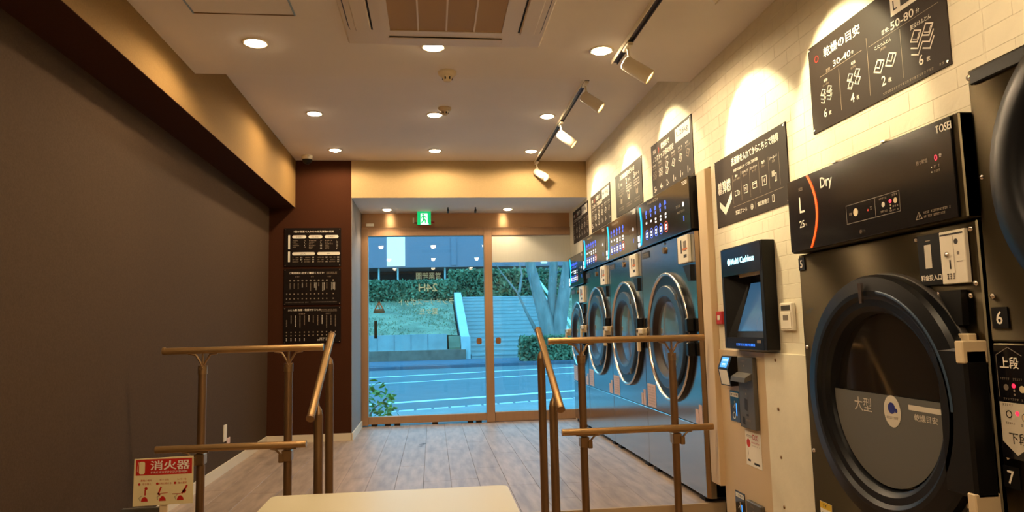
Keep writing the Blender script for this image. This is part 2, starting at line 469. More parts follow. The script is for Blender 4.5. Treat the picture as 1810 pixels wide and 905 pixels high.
bricks.sort(key=seen, reverse=True)
rest = MB(); proto = {}
for i, b in enumerate(bricks):
    if i < 290 and seen(b) > 0:
        full = abs(b[1]-b[0]-BL+G) < 1e-4 and abs(b[3]-b[2]-BH+G) < 1e-4
        cx_, cz_ = (b[0]+b[1])/2, (b[2]+b[3])/2
        if full and 'm' in proto:
            o = bpy.data.objects.new('brick', proto['m']); COL.objects.link(o); o.parent = wr
        else:
            o = box(WX, WX+.004, b[0], b[1], b[2], b[3], .0008).build('brick', MATS['brick_paper'], wr, off=(WX, cx_, cz_))
            if full: proto['m'] = o.data
        o.location = (WX, cx_, cz_)
    else: rest.box(WX, WX+.004, b[0], b[1], b[2], b[3])
stuff(rest.build('bricks', MATS['brick_paper'], wr))

# ------------------------------------------------------------------ sliding door and side light
dr = thing('door_1', 'bronze framed sliding glass door of the entrance with mirrored shop lettering', 'door', (-.05, D_, 0)); dr['kind'] = 'structure'
f = MB(); f.box(-R+.002, -.69, D_-.05, D_+.05, .012, ZD, .003); f.build('frame_stile', MATS['door_metal'], dr)
f = MB(); f.box(.565, .655, D_-.055, D_+.045, .004, ZD, .003); f.build('frame_stile', MATS['door_metal'], dr)
box(-.69, .565, D_-.05, D_+.05, 2.03, ZD, .003).build('head_rail', MATS['door_metal'], dr)
box(-.69, .565, D_-.04, D_+.03, .022, .100, .003).build('bottom_rail', MATS['door_metal'], dr)
box(-.70, .575, D_-.006, D_+.004, .095, 2.035).build('pane', MATS['pane'], dr)
for x in (-.66, -.52, -.42, -.02, .36, .45): box(x, x+.06, D_-.03, D_+.03, 0, .022).build('roller_foot', MATS['dark_gap'], dr)
pr = Print((0, D_+.006, 0), (-1, 0, 0), (0, 0, 1), (0, 1, 0))
for t, x, z, h, wd in (('営業時間', -.043, 1.595, .075, .27), ('24H', -.05, 1.468, .085, .205), ('ランドリースポット', -.07, 1.312, .075, .60), ('聖ケ丘', -.047, 1.207, .065, .20)):
    pr.text('glass_print', t, -x, z, h, wd, bold=.01)
u, v = .578, 1.275
pr.line('orange_decal', [(u-.045, v-.04), (u+.045, v-.04), (u, v+.045)], .012, 1, True)
pr.rect('orange_decal', u-.006, u+.006, v-.022, v+.02, 1)
pr.pill('print_grey', u-.062, u+.062, v-.078, v-.047, 1); pr.marks('orange_decal', u-.045, u+.045, v-.0625, .016, 2)
pr.rect('print_ink', .60, .632, .925, 1.115, 1); pr.rect('orange_decal', .603, .629, 1.085, 1.112, 2)
pr.pill('orange_decal', -.528, -.472, .835, .905, 1, r=.02)
pr.text('print_white', '!', -.5, .87, .03, k=2)
pr.build(dr)
wi = thing('window_1', 'fixed glass side light with lowered pale blind beside the sliding door', 'window', (1.15, D_, 0)); wi['kind'] = 'structure'
box(.657, 1.62, D_-.03, D_+.05, .004, .105, .003).build('bottom_rail', MATS['door_metal'], wi)
box(.657, 1.62, D_-.03, D_+.05, 2.03, ZD, .003).build('head_rail', MATS['door_metal'], wi)
box(1.575, 1.62, D_-.03, D_+.05, .105, 2.03, .003).build('frame_stile', MATS['door_metal'], wi)
box(.656, 1.58, D_-.004, D_+.006, .10, 2.035).build('pane', MATS['pane'], wi)
box(.66, 1.572, D_-.014, D_-.009, 1.732, 2.029).build('blind', MATS['blind'], wi)
pr = Print((0, D_+.006, 0), (-1, 0, 0), (0, 0, 1), (0, 1, 0)); pr.pill('orange_decal', -.739, -.683, .835, .905, 1, r=.02); pr.build(wi, {'orange_decal': 'decal'})
tag(box(-.715, -.63, D_-.012, D_-.0005, 2.142, 2.175, .002).build('paper_label', MATS['white_plastic']), 'small white label stuck on the lintel above the left door corner', 'label')
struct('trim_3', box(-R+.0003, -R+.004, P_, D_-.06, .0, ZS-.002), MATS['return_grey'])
pr = Print((-R+.004, 0, 0), (0, 1, 0), (0, 0, 1), (1, 0, 0))
pr.text('print_grey', 'LAUNDRY SPOT', 7.12, 1.40, .055, .45, vertical=True); pr.build(pil)

# ------------------------------------------------------------------ downlights
def lamp(name, kind, loc, power, col, parent=None, size=None, blend=.2, rad=.03, aim=None):
    l = bpy.data.lights.new(name, kind); l.energy = power; l.color = col; l.shadow_soft_size = rad
    if kind == 'SPOT': l.spot_size = size; l.spot_blend = blend
    o = bpy.data.objects.new(name, l); COL.objects.link(o)
    d = Vector(aim) if aim else Vector((0, 0, -1)); q = d.to_track_quat('-Z', 'Y'); o.rotation_mode = 'QUATERNION'; o.rotation_quaternion = q
    o.location = Vector(loc)-(parent.location if parent else Vector()); o.parent = parent
    return o
def downlight(x, y, z, label, power=DOWN_W, r=.05, size=3.02, blend=.3):
    t = thing('downlight', label, 'ceiling light', (x, y, z), 'recessed downlights')
    MB().lathe((x, y, z), (0, 0, -1), [(r+.016, 0), (r+.014, .004), (r+.002, .005), (r, 0)], 32).build('trim_ring', MATS['lamp_white'], t)
    MB().lathe((x, y, z), (0, 0, -1), [(r, .0006), (r*.85, .008), (r*.5, .013), (1e-4, .015)], 28).build('diffuser', MATS['diffuser'], t)
    lamp('downlight_beam', 'SPOT', (x, y, z-.019), power, DOWN_COL, t, size, blend, r*.8)
names_ = {(0, 0): 'left', (0, 1): 'middle', (0, 2): 'right'}
rows = [(3.485, ZN, 'round downlight in the lower ceiling, %s of its row beside the air conditioner', (-.86, .018, .895)),
        (5.31, ZF, 'round downlight in the higher ceiling, %s of the row next to the track spotlights', (-.872, .03, .91)),
        (6.40, ZF, 'round downlight in the higher ceiling, %s of the row closest to the entrance lintel', (-.865, .037, .932))]
for y, z, lab, xs in rows:
    for nm, x in zip(('left one', 'middle one', 'right one'), xs): downlight(x, y, z, lab % nm)
downlight(-.471, 7.475, ZS, 'round downlight in the soffit over the door, beside the green exit sign', 12, .045, 2.0, .3)
downlight(.817, 7.475, ZS, 'round downlight in the soffit over the glass side light with blind', 12, .045, 2.0, .3)
for y in (1.3, -.9):
    for nm, x in zip(('left', 'middle', 'right'), (-.86, .018, .895)):
        downlight(x, y, ZN, 'round downlight in the lower ceiling behind the viewpoint over the %s, %s one' % ('table' if y > 0 else 'back wall', nm))

# ------------------------------------------------------------------ track lights
def track(x, y0, y1, z, label):
    t = thing('track_rail', label, 'light track', (x, (y0+y1)/2, z))
    box(x-.018, x-.013, y0, y1, z-.022, z, 0).build('side_rail', MATS['lamp_white'], t)
    box(x+.013, x+.018, y0, y1, z-.022, z, 0).build('side_rail', MATS['dark_track'], t)
    box(x-.013, x+.013, y0, y1, z-.012, z, 0).build('channel', MATS['dark_track'], t)
track(1.0, 1.2, 3.62, ZN, 'dark light track on the lower ceiling beside the air conditioner')
track(1.035, 4.15, 7.1, ZF, 'dark light track on the higher ceiling carrying three white spotlights')
def spot(x, y, z, aim, label, power=SPOT_W, size=1.25, on=True):
    t = thing('track_spotlight', label, 'spotlight', (x, y, z-.022), 'white track spotlights')
    a = Vector(aim).normalized(); hd = Vector((x+.02, y, z-.135)); back = hd-a*.05; front = hd+a*.11
    box(x-.014, x+.014, y-.05, y+.05, z-.04, z-.0225, .003).build('adapter', MATS['lamp_white'], t)
    MB().tube([(x, y, z-.04), (x+.004, y, z-.075), (x+.02, y, z-.112)], .007, 10).build('arm', MATS['lamp_white'], t)
    MB().lathe(back, a, [(1e-4, 0), (.030, .0), (.036, .008), (.040, .155), (.037, .16), (.035, .15), (.034, .06)], 28).build('head', MATS['lamp_white'], t)
    MB().disc(back+a*.062, a, .034, 24).build('lens', MATS['diffuser'], t)
    lamp('spotlight_beam', 'SPOT', front+a*.012, power, SPOT_COL, t, size, .25, .02, a)
spot(1.035, 4.50, ZF, (.66, -.28, -.60), 'white track spotlight on the higher ceiling, first beyond the ceiling step')
spot(1.035, 5.42, ZF, (.66, -.25, -.60), 'white track spotlight on the higher ceiling, middle of the three')
spot(1.035, 6.75, ZF, (.60, -.62, -.55), 'white track spotlight on the higher ceiling, closest to the entrance')
spot(1.0, 3.36, ZN, (.66, -.25, -.55), 'white track spotlight under the lower ceiling aimed above the payment poster', SPOT_W*1.45)
spot(1.0, 2.45, ZN, (.66, -.05, -.55), 'white track spotlight under the lower ceiling aimed above the drying guide poster', SPOT_W*1.3)

# ------------------------------------------------------------------ ceiling fittings
ax0, ax1, ay0, ay1 = -.40, .556, 2.465, 3.42
cx, cy = (ax0+ax1)/2, (ay0+ay1)/2
ac = thing('air_conditioner', 'square ceiling cassette air conditioner with beige intake grille', 'air conditioner', (cx, cy, ZN))
box(ax0, ax1, ay0, ay1, ZN-.022, ZN, .008).build('frame', MATS['ac_white'], ac)
def rsq(mb, h, r, z0, z1, n=8):
    pts = []
    for sx_, sy_, a in ((1, -1, -PI/2), (1, 1, 0), (-1, 1, PI/2), (-1, -1, PI)):
        for i in range(n+1):
            t = a+PI/2*i/n; pts.append((cx+sx_*(h-r)+r*math.cos(t), cy+sy_*(h-r)+r*math.sin(t), z1))
    return mb.prism(list(reversed(pts)), (0, 0, z0-z1))
rsq(MB(), .456, .20, ZN-.023, ZN-.0225).build('shadow_gap', MATS['dark_track'], ac)
rsq(MB(), .448, .196, ZN-.034, ZN-.0235).build('body_panel', MATS['ac_white'], ac)
for s_, ax_ in ((-1, 0), (1, 0), (-1, 1), (1, 1)):
    m1 = MB(); m2 = MB()
    if ax_ == 0:
        m1.box(cx+s_*.345-.004, cx+s_*.345+.004, cy-.27, cy+.27, ZN-.0365, ZN-.0345); xx = cx+s_*.385
        m2.box(xx-.036, xx+.036, cy-.275, cy+.275, ZN-.046, ZN-.035, .012)
    else:
        m1.box(cx-.27, cx+.27, cy+s_*.345-.004, cy+s_*.345+.004, ZN-.0365, ZN-.0345)
        m2.box(cx-.275, cx+.275, cy+s_*.372-.024, cy+s_*.372+.024, ZN-.040, ZN-.035, .01)
    m1.build('slot', MATS['dark_gap'], ac); m2.build('louver', MATS['ac_white'], ac)
g = MB(); h_ = .302; q = .262
for a in ((cx-h_, cx+h_, cy+q, cy+h_), (cx-h_, cx+h_, cy-h_, cy-q), (cx-h_, cx-q, cy-q, cy+q), (cx+q, cx+h_, cy-q, cy+q)): g.box(*a, ZN-.042, ZN-.0345)
g.build('grille_frame', MATS['ac_white'], ac)
box(cx-q, cx+q, cy-q, cy+q, ZN-.0375, ZN-.0345).build('intake_grille', MATS['grille'], ac)
for k in range(1, 4): box(cx-q+2*q*k/4-.004, cx-q+2*q*k/4+.004, cy-q, cy+q, ZN-.040, ZN-.038).build('grille_slat', MATS['ac_white'], ac)
ht = thing('ceiling_hatch', 'square access hatch flush in the ceiling, left of the air conditioner', 'hatch', (-.83, 2.93, ZN))
box(-1.045, -.612, 2.715, 3.15, ZN-.003, ZN, 0).build('hatch_panel', MATS['ceiling_paint'], ht)
for a in ((-1.053, -1.046, 2.707, 3.158), (-.611, -.604, 2.707, 3.158), (-1.046, -.611, 3.151, 3.158), (-1.046, -.611, 2.707, 2.714)):
    box(*a, ZN-.005, ZN).build('hatch_edge', MATS['bracket_metal'] if a[1]-a[0] > .1 else MATS['hatch_alu'], ht)  # front and back edges brown: shade put into their colour
def detector(x, y, z, r, label):
    t = thing('smoke_detector', label, 'smoke detector', (x, y, z))
    MB().lathe((x, y, z), (0, 0, -1), [(r, 0), (r, .012), (r*.8, .022), (r*.62, .026)], 28).build('base', MATS['off_white'], t)
    b = MB().lathe((x, y, z), (0, 0, -1), [(r*.62, .024), (r*.55, .03), (r*.42, .05), (r*.34, .054), (1e-4, .055)], 24); b.build('sensor_cap', MATS['off_white'], t)
    m = MB()
    for k in range(6): a = k*PI/3; m.box(x+math.cos(a)*r*.47-.004, x+math.cos(a)*r*.47+.004, y+math.sin(a)*r*.47-.004, y+math.sin(a)*r*.47+.004, z-.046, z-.032)
    m.build('vent_slot', MATS['dark_gap'], t)
detector(.096, 3.84, ZN, .052, 'round smoke detector at the edge of the lower ceiling')
detector(.105, 5.14, ZF, .05, 'round smoke detector on the higher ceiling close to the middle downlight')
t = thing('dome_camera', 'small white dome camera on the ceiling beside the dark pillar', 'camera', (-1.15, 6.62, ZF))
MB().lathe((-1.15, 6.62, ZF), (0, 0, -1), [(.052, 0), (.055, .03), (.048, .038)], 28).build('housing', MATS['white_plastic'], t)
MB().lathe((-1.15, 6.62, ZF), (0, 0, -1), [(.047, .036), (.04, .06), (.022, .076), (1e-4, .08)], 28).build('dome', MATS['black_plastic'], t)
for nm, x in (('left', .17), ('right', .46)):
    t = thing('door_sensor', '%s of two small dark sensors hanging from the door soffit' % nm, 'sensor', (x, 7.35, ZS))
    MB().tube([(x, 7.35, ZS), (x, 7.35, ZS-.03)], .006, 8).build('stem', MATS['grey_dark'], t)
    MB().tube([(x, 7.33, ZS-.032), (x, 7.37, ZS-.05)], .012, 10).build('sensor_head', MATS['grey_dark'], t)
# exit sign
ex = thing('exit_sign', 'lit green running man exit sign hanging over the entrance door', 'exit sign', (-.083, 7.62, 2.29))
box(-.158, -.008, 7.605, 7.64, 2.135, 2.288, .004).build('housing', MATS['red_box'], ex)
box(-.156, -.010, 7.600, 7.6045, 2.137, 2.286).build('sign_face', MATS['emit_green'], ex)
box(-.205, -.190, 7.60, 7.63, 2.16, 2.215).build('lamp_box', MATS['white_plastic'], ex)
box(-.19, -.158, 7.61, 7.62, 2.155, 2.165).build('bracket', MATS['grey_dark'], ex)
box(-.008, .028, 7.61, 7.62, 2.155, 2.175).build('bracket', MATS['red_box'], ex)
pr = Print((-.156, 7.600, 2.137), (1, 0, 0), (0, 0, 1), (0, -1, 0))
pr.rect('emit_exitwhite', .036, .110, 0.004, .126)
pr.poly('emit_exitwhite', [(.04, .004), (.125, .004), (.11, .03), (.05, .03)])
E1 = 'emit_green'
pr.disc(E1, .062, .113, .010, 1, 12)
pr.poly(E1, [(.056, .102), (.072, .102), (.081, .066), (.066, .062)], 1)
pr.line(E1, [(.072, .066), (.086, .048), (.088, .020)], .013, 1)
pr.line(E1, [(.070, .064), (.062, .042), (.048, .026)], .013, 1)
pr.line(E1, [(.070, .098), (.088, .088), (.096, .074)], .009, 1)
pr.line(E1, [(.060, .098), (.048, .086), (.045, .072)], .009, 1)
pr.build(ex, {'emit_exitwhite': 'doorway_symbol', 'emit_green': 'running_man_symbol'})
# ------------------------------------------------------------------ posters
def rwall_print(y_hi, z0): return Print((WX-.0045, y_hi, z0), (0, -1, 0), (0, 0, 1), (-1, 0, 0))
def poster(y_hi, y_lo, z0, z1, label, corner=True):
    t = thing('wall_poster', label, 'poster', (WX, (y_hi+y_lo)/2, z0))
    box(WX-.0045, WX-.0002, y_lo, y_hi, z0, z1).build('board', MATS['poster_dark'], t)
    if corner:
        for y in (y_lo+.012, y_hi-.012):
            for z in (z0+.012, z1-.012): MB().cyl((WX-.0045, y, z), (-1, 0, 0), .004, .003, 10).build('pin', MATS['chrome'], t)
    return t, rwall_print(y_hi, z0), y_hi-y_lo, z1-z0
def cloth(pr, key, u, v, s, k=1, fold=0):
    pts = [(u-s*.5, v-s*.18), (u+s*.1, v-s*.42), (u+s*.5, v+s*.18), (u-s*.1, v+s*.42)]
    pr.line(key, pts, s*.09, k, True)
    if fold: pr.line(key, [(u-s*.2, v+s*.0), (u+s*.02, v-s*.12), (u+s*.2, v+s*.2)], s*.08, k)
    else: pr.line(key, [(u-s*.28, v-s*.08), (u+s*.1, v-s*.24), (u+s*.32, v+s*.1)], s*.05, k)
def stack(pr, key, u, v, s, n):
    for i in range(n): cloth(pr, key, u, v-i*s*.42, s) if i == 0 else pr.line(key, [(u-s*.5, v-i*s*.42-s*.18), (u+s*.1, v-i*s*.42-s*.42), (u+s*.5, v-i*s*.42+s*.18)], s*.09, 1)
# big drying guide poster above the dryer
t, pr, W_, H_ = poster(2.624, 1.859, 1.7507, 2.106, 'large dark drying guide poster with futon icons above the big dryer')
U = lambda y: 2.624-y
V = lambda z: z-1.7507
pr.ring('print_red', U(2.565), V(2.043), .014, .003, 1); 
pr.text('print_white', '乾燥の目安', U(2.395), V(2.046), .040, .235, bold=.03)
pr.text('print_dim', '目安', U(2.490), V(1.972), .014); pr.text('print_white', '30-40', U(2.398), V(1.981), .024, .115); pr.text('print_white', '分', U(2.330), V(1.978), .013)
pr.text('print_white', '目安:', U(2.140), V(1.975), .017); pr.text('print_white', '50-80', U(2.055), V(1.977), .028, .115); pr.text('print_white', '分', U(1.98), V(1.973), .015)
pr.rect('print_dim', U(2.55), U(2.275), V(1.9615), V(1.963)); pr.rect('print_dim', U(2.235), U(1.89), V(1.956), V(1.9575))
for y, z1, z0 in ((2.4215, 1.949, 1.787), (2.245, 1.994, 1.784), (2.069, 1.950, 1.784)): pr.rect('print_dim', U(y)-.001, U(y)+.001, V(z0), V(z1))
for y, a, b in ((2.512, '毛布', '(シングル)'), (2.330, '毛布', '(ダブル)'), (2.158, 'こたつふとん', '(長方形)')):
    pr.text('print_white', a, U(y), V(1.937), .013); pr.text('print_dim', b, U(y), V(1.921), .010)
pr.text('print_white', '夏掛けふとん', U(1.972), V(1.931), .016, .095)
for y in (2.535, 2.492): stack(pr, 'print_white', U(y), V(1.895), .034, 3)
for y, z in ((2.355, 1.890), (2.311, 1.893), (2.355, 1.860), (2.311, 1.864)): cloth(pr, 'print_white', U(y), V(z), .036)
for y in (2.186, 2.123): cloth(pr, 'print_white', U(y), V(1.868), .058, fold=1)
for y in (1.997, 1.944): stack(pr, 'print_white', U(y), V(1.895), .05, 3)
for y, n in ((2.528, '6'), (2.348, '4'), (2.168, '2'), (1.982, '6')):
    pr.text('print_white', n, U(y), V(1.811), .034); pr.text('print_white', '枚', U(y)+.032, V(1.803), .016)
pr.marks('print_dim', U(2.178), U(1.885), V(1.7655), .008, n=26)
pr.rect('print_white', U(2.1065), U(1.93), V(2.0075), V(2.09)); pr.text('print_ink', 'L', U(2.082), V(2.040), .034, k=2); pr.rect('print_ink', U(2.055), U(1.945), V(2.022), V(2.075), 2); pr.text('print_white', '25kg', U(2.0), V(2.047), .03, k=3)
pr.build(t, {'print_red': 'icon_print'})
# payment poster
t, pr, W_, H_ = poster(3.623, 2.845, 1.5115, 1.871, 'dark payment poster with a large white tick above the cashless terminal')
pr.text('print_white', '洗濯物を入れてからこちらで精算', .465, .312, .040, .50, bold=.03)
pr.text('print_white', '多様なお支払いサービスがご利用可能', .37, .263, .016, .27, bold=.01)
pr.text('print_white', '精算機', .115, .205, .066, .16, bold=.03)
pr.poly('print_white', [(.045, .137), (.045, .105), (.115, .055), (.20, .125), (.20, .165), (.115, .095)], 1)
for i, (a, b) in enumerate((('現金', '(コイン・紙幣)'), ('プリペイド', 'カード'), ('クレジット', 'カード'), ('電子', 'マネー'), ('バーコード', '決済'))):
    u = .265+.098*i; pr.rect('print_dim', u-.049, u-.0475, .095, .245)
    pr.text('print_white', a, u, .232, .014, min(.07, .015*len(a))); pr.text('print_dim', b, u, .214, .012, min(.075, .013*len(b)))
    v = .145
    if i == 0: pr.frame('print_white', u-.026, u+.010, v-.014, v+.012, .003); pr.ring('print_white', u+.018, v-.004, .012, .003, 1)
    elif i == 1: pr.frame('print_white', u-.02, u+.02, v-.02, v+.02, .003); pr.text('print_white', '円', u, v, .018)
    elif i == 2: pr.frame('print_white', u-.022, u+.022, v-.016, v+.016, .003); pr.rect('print_white', u-.022, u+.022, v+.004, v+.009)
    elif i == 3:
        pr.frame('print_white', u-.022, u+.022, v-.022, v+.022, .003)
        for q_ in (.006, .011, .016): pr.ring('print_white', u-.008, v, q_, .002, 1, 8, -.8, .8)
    else: 
        for q_ in range(5): pr.rect('print_white', u-.022+q_*.005, u-.0195+q_*.005, v, v+.026)
        pr.frame('print_white', u+.004, u+.020, v-.026, v+.012, .003)
pr.rect('print_dim', .706, .7075, .095, .245); pr.rect('print_dim', .215, .735, .078, .0795)
pr.text('print_white', '洗濯終了コール', .30, .046, .022, .13); pr.disc('print_white', .42, .046, .006); pr.ring('print_white', .42, .046, .014, .003, 1)
pr.rect('print_dim', .455, .457, .03, .064); pr.text('print_white', '領収書発行', .535, .046, .022, .115); pr.frame('print_white', .625, .643, .03, .064, .003)
pr.build(t)
# four washer posters
def washer_poster(yh, yl, z0, z1, label, mode, size):
    t, pr, W_, H_ = poster(yh, yl, z0, z1, label)
    if mode:
        pr.text('print_white', '洗濯', .075, H_-.055, .03, bold=.03); pr.text('print_red', '›', .165, H_-.06, .04); pr.text('print_white', '乾燥まで', .30, H_-.05, .042, .17, bold=.03)
        pr.text('print_white', 'ノンストップ1回の目安', .25, H_-.108, .04, .42, bold=.025)
        pr.rect('print_white', W_-.285, W_-.03, H_-.105, H_-.018); pr.text('print_ink', size, W_-.158, H_-.062, .045, .2, k=2)
        for i, n in enumerate('542111'):
            u = .065+i*.127; pr.marks('print_white', u-.036, u+.036, H_-.15, .013, n=4); pr.marks('print_dim', u-.04, u+.04, H_-.17, .011, n=5)
            if i < 2:
                for a in (-.02, .02):
                    for b in (0, -.028): cloth(pr, 'print_dim' if i == 0 else 'print_white', u+a, H_-.205+b, .036)
            elif i == 2: cloth(pr, 'print_white', u, H_-.20, .055); cloth(pr, 'print_white', u, H_-.24, .055)
            else: cloth(pr, 'print_white' if i < 5 else 'print_dim', u, H_-.215, .062, fold=1)
            pr.text('print_white', n, u-.01, .058, .042); pr.text('print_white', '枚', u+.022, .05, .018)
    else:
        pr.text('print_white', '洗濯乾燥機の使い方', .36, H_-.045, .042, .42, bold=.03)
        for i, (n, wd) in enumerate((('1', '料金'), ('2', 'コース'), ('3', 'スタート'))):
            u = .17+i*.22; pr.text('print_white', n, u-.055, H_-.10, .05); pr.text('print_white', wd, u+.025, H_-.105, .026, .035*len(wd)*.7)
            for q_ in range(3): pr.marks('print_dim' if i == 0 else 'print_white', u-.07, u+.08, H_-.145-q_*.02, .011, n=9)
            pr.ring('print_dim' if i != 1 else 'print_white', u, .125, .034, .005, 1); pr.rect('print_dim', u-.012, u+.03, .09, .13, 1)
            for q_ in range(2): pr.marks('print_dim', u-.07, u+.07, .06-q_*.018, .010, n=9)
        pr.rect('print_dim', .065, .067, .03, H_-.08)
    pr.build(t)
washer_poster(4.706, 3.926, 1.872, 2.2455, 'dark washing guide poster marked L 26kg above the nearest washer', 1, 'L 26kg')
washer_poster(5.691, 4.942, 1.897, 2.2455, 'dark three-step instruction poster above the second washer, without white corner label', 0, '')
washer_poster(6.623, 5.878, 1.897, 2.2455, 'dark washing guide poster with white corner label above the third washer', 1, 'M 16kg')
washer_poster(7.50, 6.759, 1.897, 2.2455, 'dark washing guide poster beside the entrance, above the smallest washer', 1, 'S 10kg')
# three boards on the pillar
def pboard(z0, z1, label):
    t = thing('wall_poster', label, 'poster', (-1.125, P_, z0)); x0, x1 = -1.388, -.862
    box(x0, x1, P_-.010, P_-.0005, z0, z1, .002).build('board', MATS['poster_black'], t)
    for x in (x0+.012, x1-.012):
        for z in (z0+.012, z1-.012): MB().cyl((x, P_-.010, z), (0, -1, 0), .005, .003, 10).build('pin', MATS['chrome'], t)
    return t, Print((x0, P_-.010, z0), (1, 0, 0), (0, 0, 1), (0, -1, 0))
t, pr = pboard(1.625, 1.993, 'dark price board with cream rounded headings, top of three on the pillar')
A, B, C = 'print_white', 'print_dim', 'print_grey'
pr.text(A, '1回の洗濯で入れられる洗濯物の目安', .275, .333, .020, .37, bold=.02)
pr.pill(A, .037, .055, .165, .30, 1, r=.004); pr.pill(A, .037, .055, .045, .145, 1, r=.004)
for i in range(3):
    u0 = .075+i*.15; pr.pill(A, u0, u0+.128, .268, .298, 1); pr.text('print_grey', ('毎日洗い', 'まとめ洗い', '大物洗い')[i], u0+.064, .283, .015, k=2)
    for q_ in range(5+(i > 0)): pr.marks(B, u0+.002, u0+.002+random.uniform(.03, .075), .247-q_*.0155, .010, n=5); pr.marks(A if q_ % 2 else B, u0+.107, u0+.126, .247-q_*.0155, .011, n=2)
for i in range(2):
    u0 = .075+i*.232; pr.pill(A, u0, u0+.21, .108, .137, 1); pr.text('print_grey', ('ふとん', '毛布')[i], u0+.10, .1225, .015, k=2)
    for q_ in range(3):
        for b_ in range(2): pr.marks(B, u0+.002+b_*.108, u0+.06+b_*.108, .087-q_*.0205, .011, n=6); pr.marks(A, u0+.075+b_*.108, u0+.095+b_*.108, .087-q_*.0205, .012, n=2)
pr.build(t)
t, pr = pboard(1.262, 1.605, 'dark notice board with a row of upright print lines, middle of three on the pillar')
pr.text(A, 'ご利用前に必ずご確認ください', .21, .303, .020, .32, bold=.025); pr.marks(B, .39, .49, .306, .012, n=10); pr.marks(B, .39, .49, .294, .010, n=10)
for u, wd in ((.125, .04), (.27, .045), (.42, .035)): pr.marks(B, u-wd/2, u+wd/2, .267, .012, n=3)
us = [.058+.0375*i for i in range(10)]+[.455]
for i, u in enumerate(us):
    pr.disc(C, u, .232, .009, 1, 10); pr.vmarks(A if i in (3, 6, 8, 10) else B, u, .212, .212-random.uniform(.03, .085), .010)
    if i in (6, 8, 10): pr.vmarks(A, u+.014, .212, .14, .008)
    if i == 10: pr.vmarks(A, u-.014, .212, .14, .008)
    pr.disc(B, u, .105, .006, 1, 8); pr.disc(B, u, .060, .006, 1, 8)
for v in (.105, .06): pr.marks(A, .022, .036, v, .012, n=1)
pr.marks(C, .02, .23, .026, .010, n=24); pr.marks(C, .25, .49, .028, .010, n=26); pr.build(t)
t, pr = pboard(.905, 1.246, 'dark futon care board behind the handrail, bottom of three on the pillar')
pr.text(A, 'ふとん類 洗濯・乾燥できるもの', .19, .312, .020, .30, bold=.025); pr.marks(B, .345, .49, .312, .010, n=15); pr.marks(B, .345, .49, .299, .010, n=15)
pr.marks(B, .14, .20, .275, .012, n=4); pr.marks(B, .385, .435, .275, .012, n=4)
for i in range(12):
    u = .03+.0405*i; pr.vmarks(A if i in (2, 5, 8) else B, u, .262-(.04 if i == 0 else 0), .262-(.05 if i in (9, 11) else .04)-random.uniform(.02, .075), .011)
    pr.disc(B, u, .105, .006, 1, 8); pr.disc(B, u, .075, .006, 1, 8)
    if i < 5: pr.vmarks(A, u, .052, .024, .011)
pr.marks(A, .31, .43, .030, .014, n=8); pr.marks(A, .33, .43, .045, .012, n=7); pr.build(t)

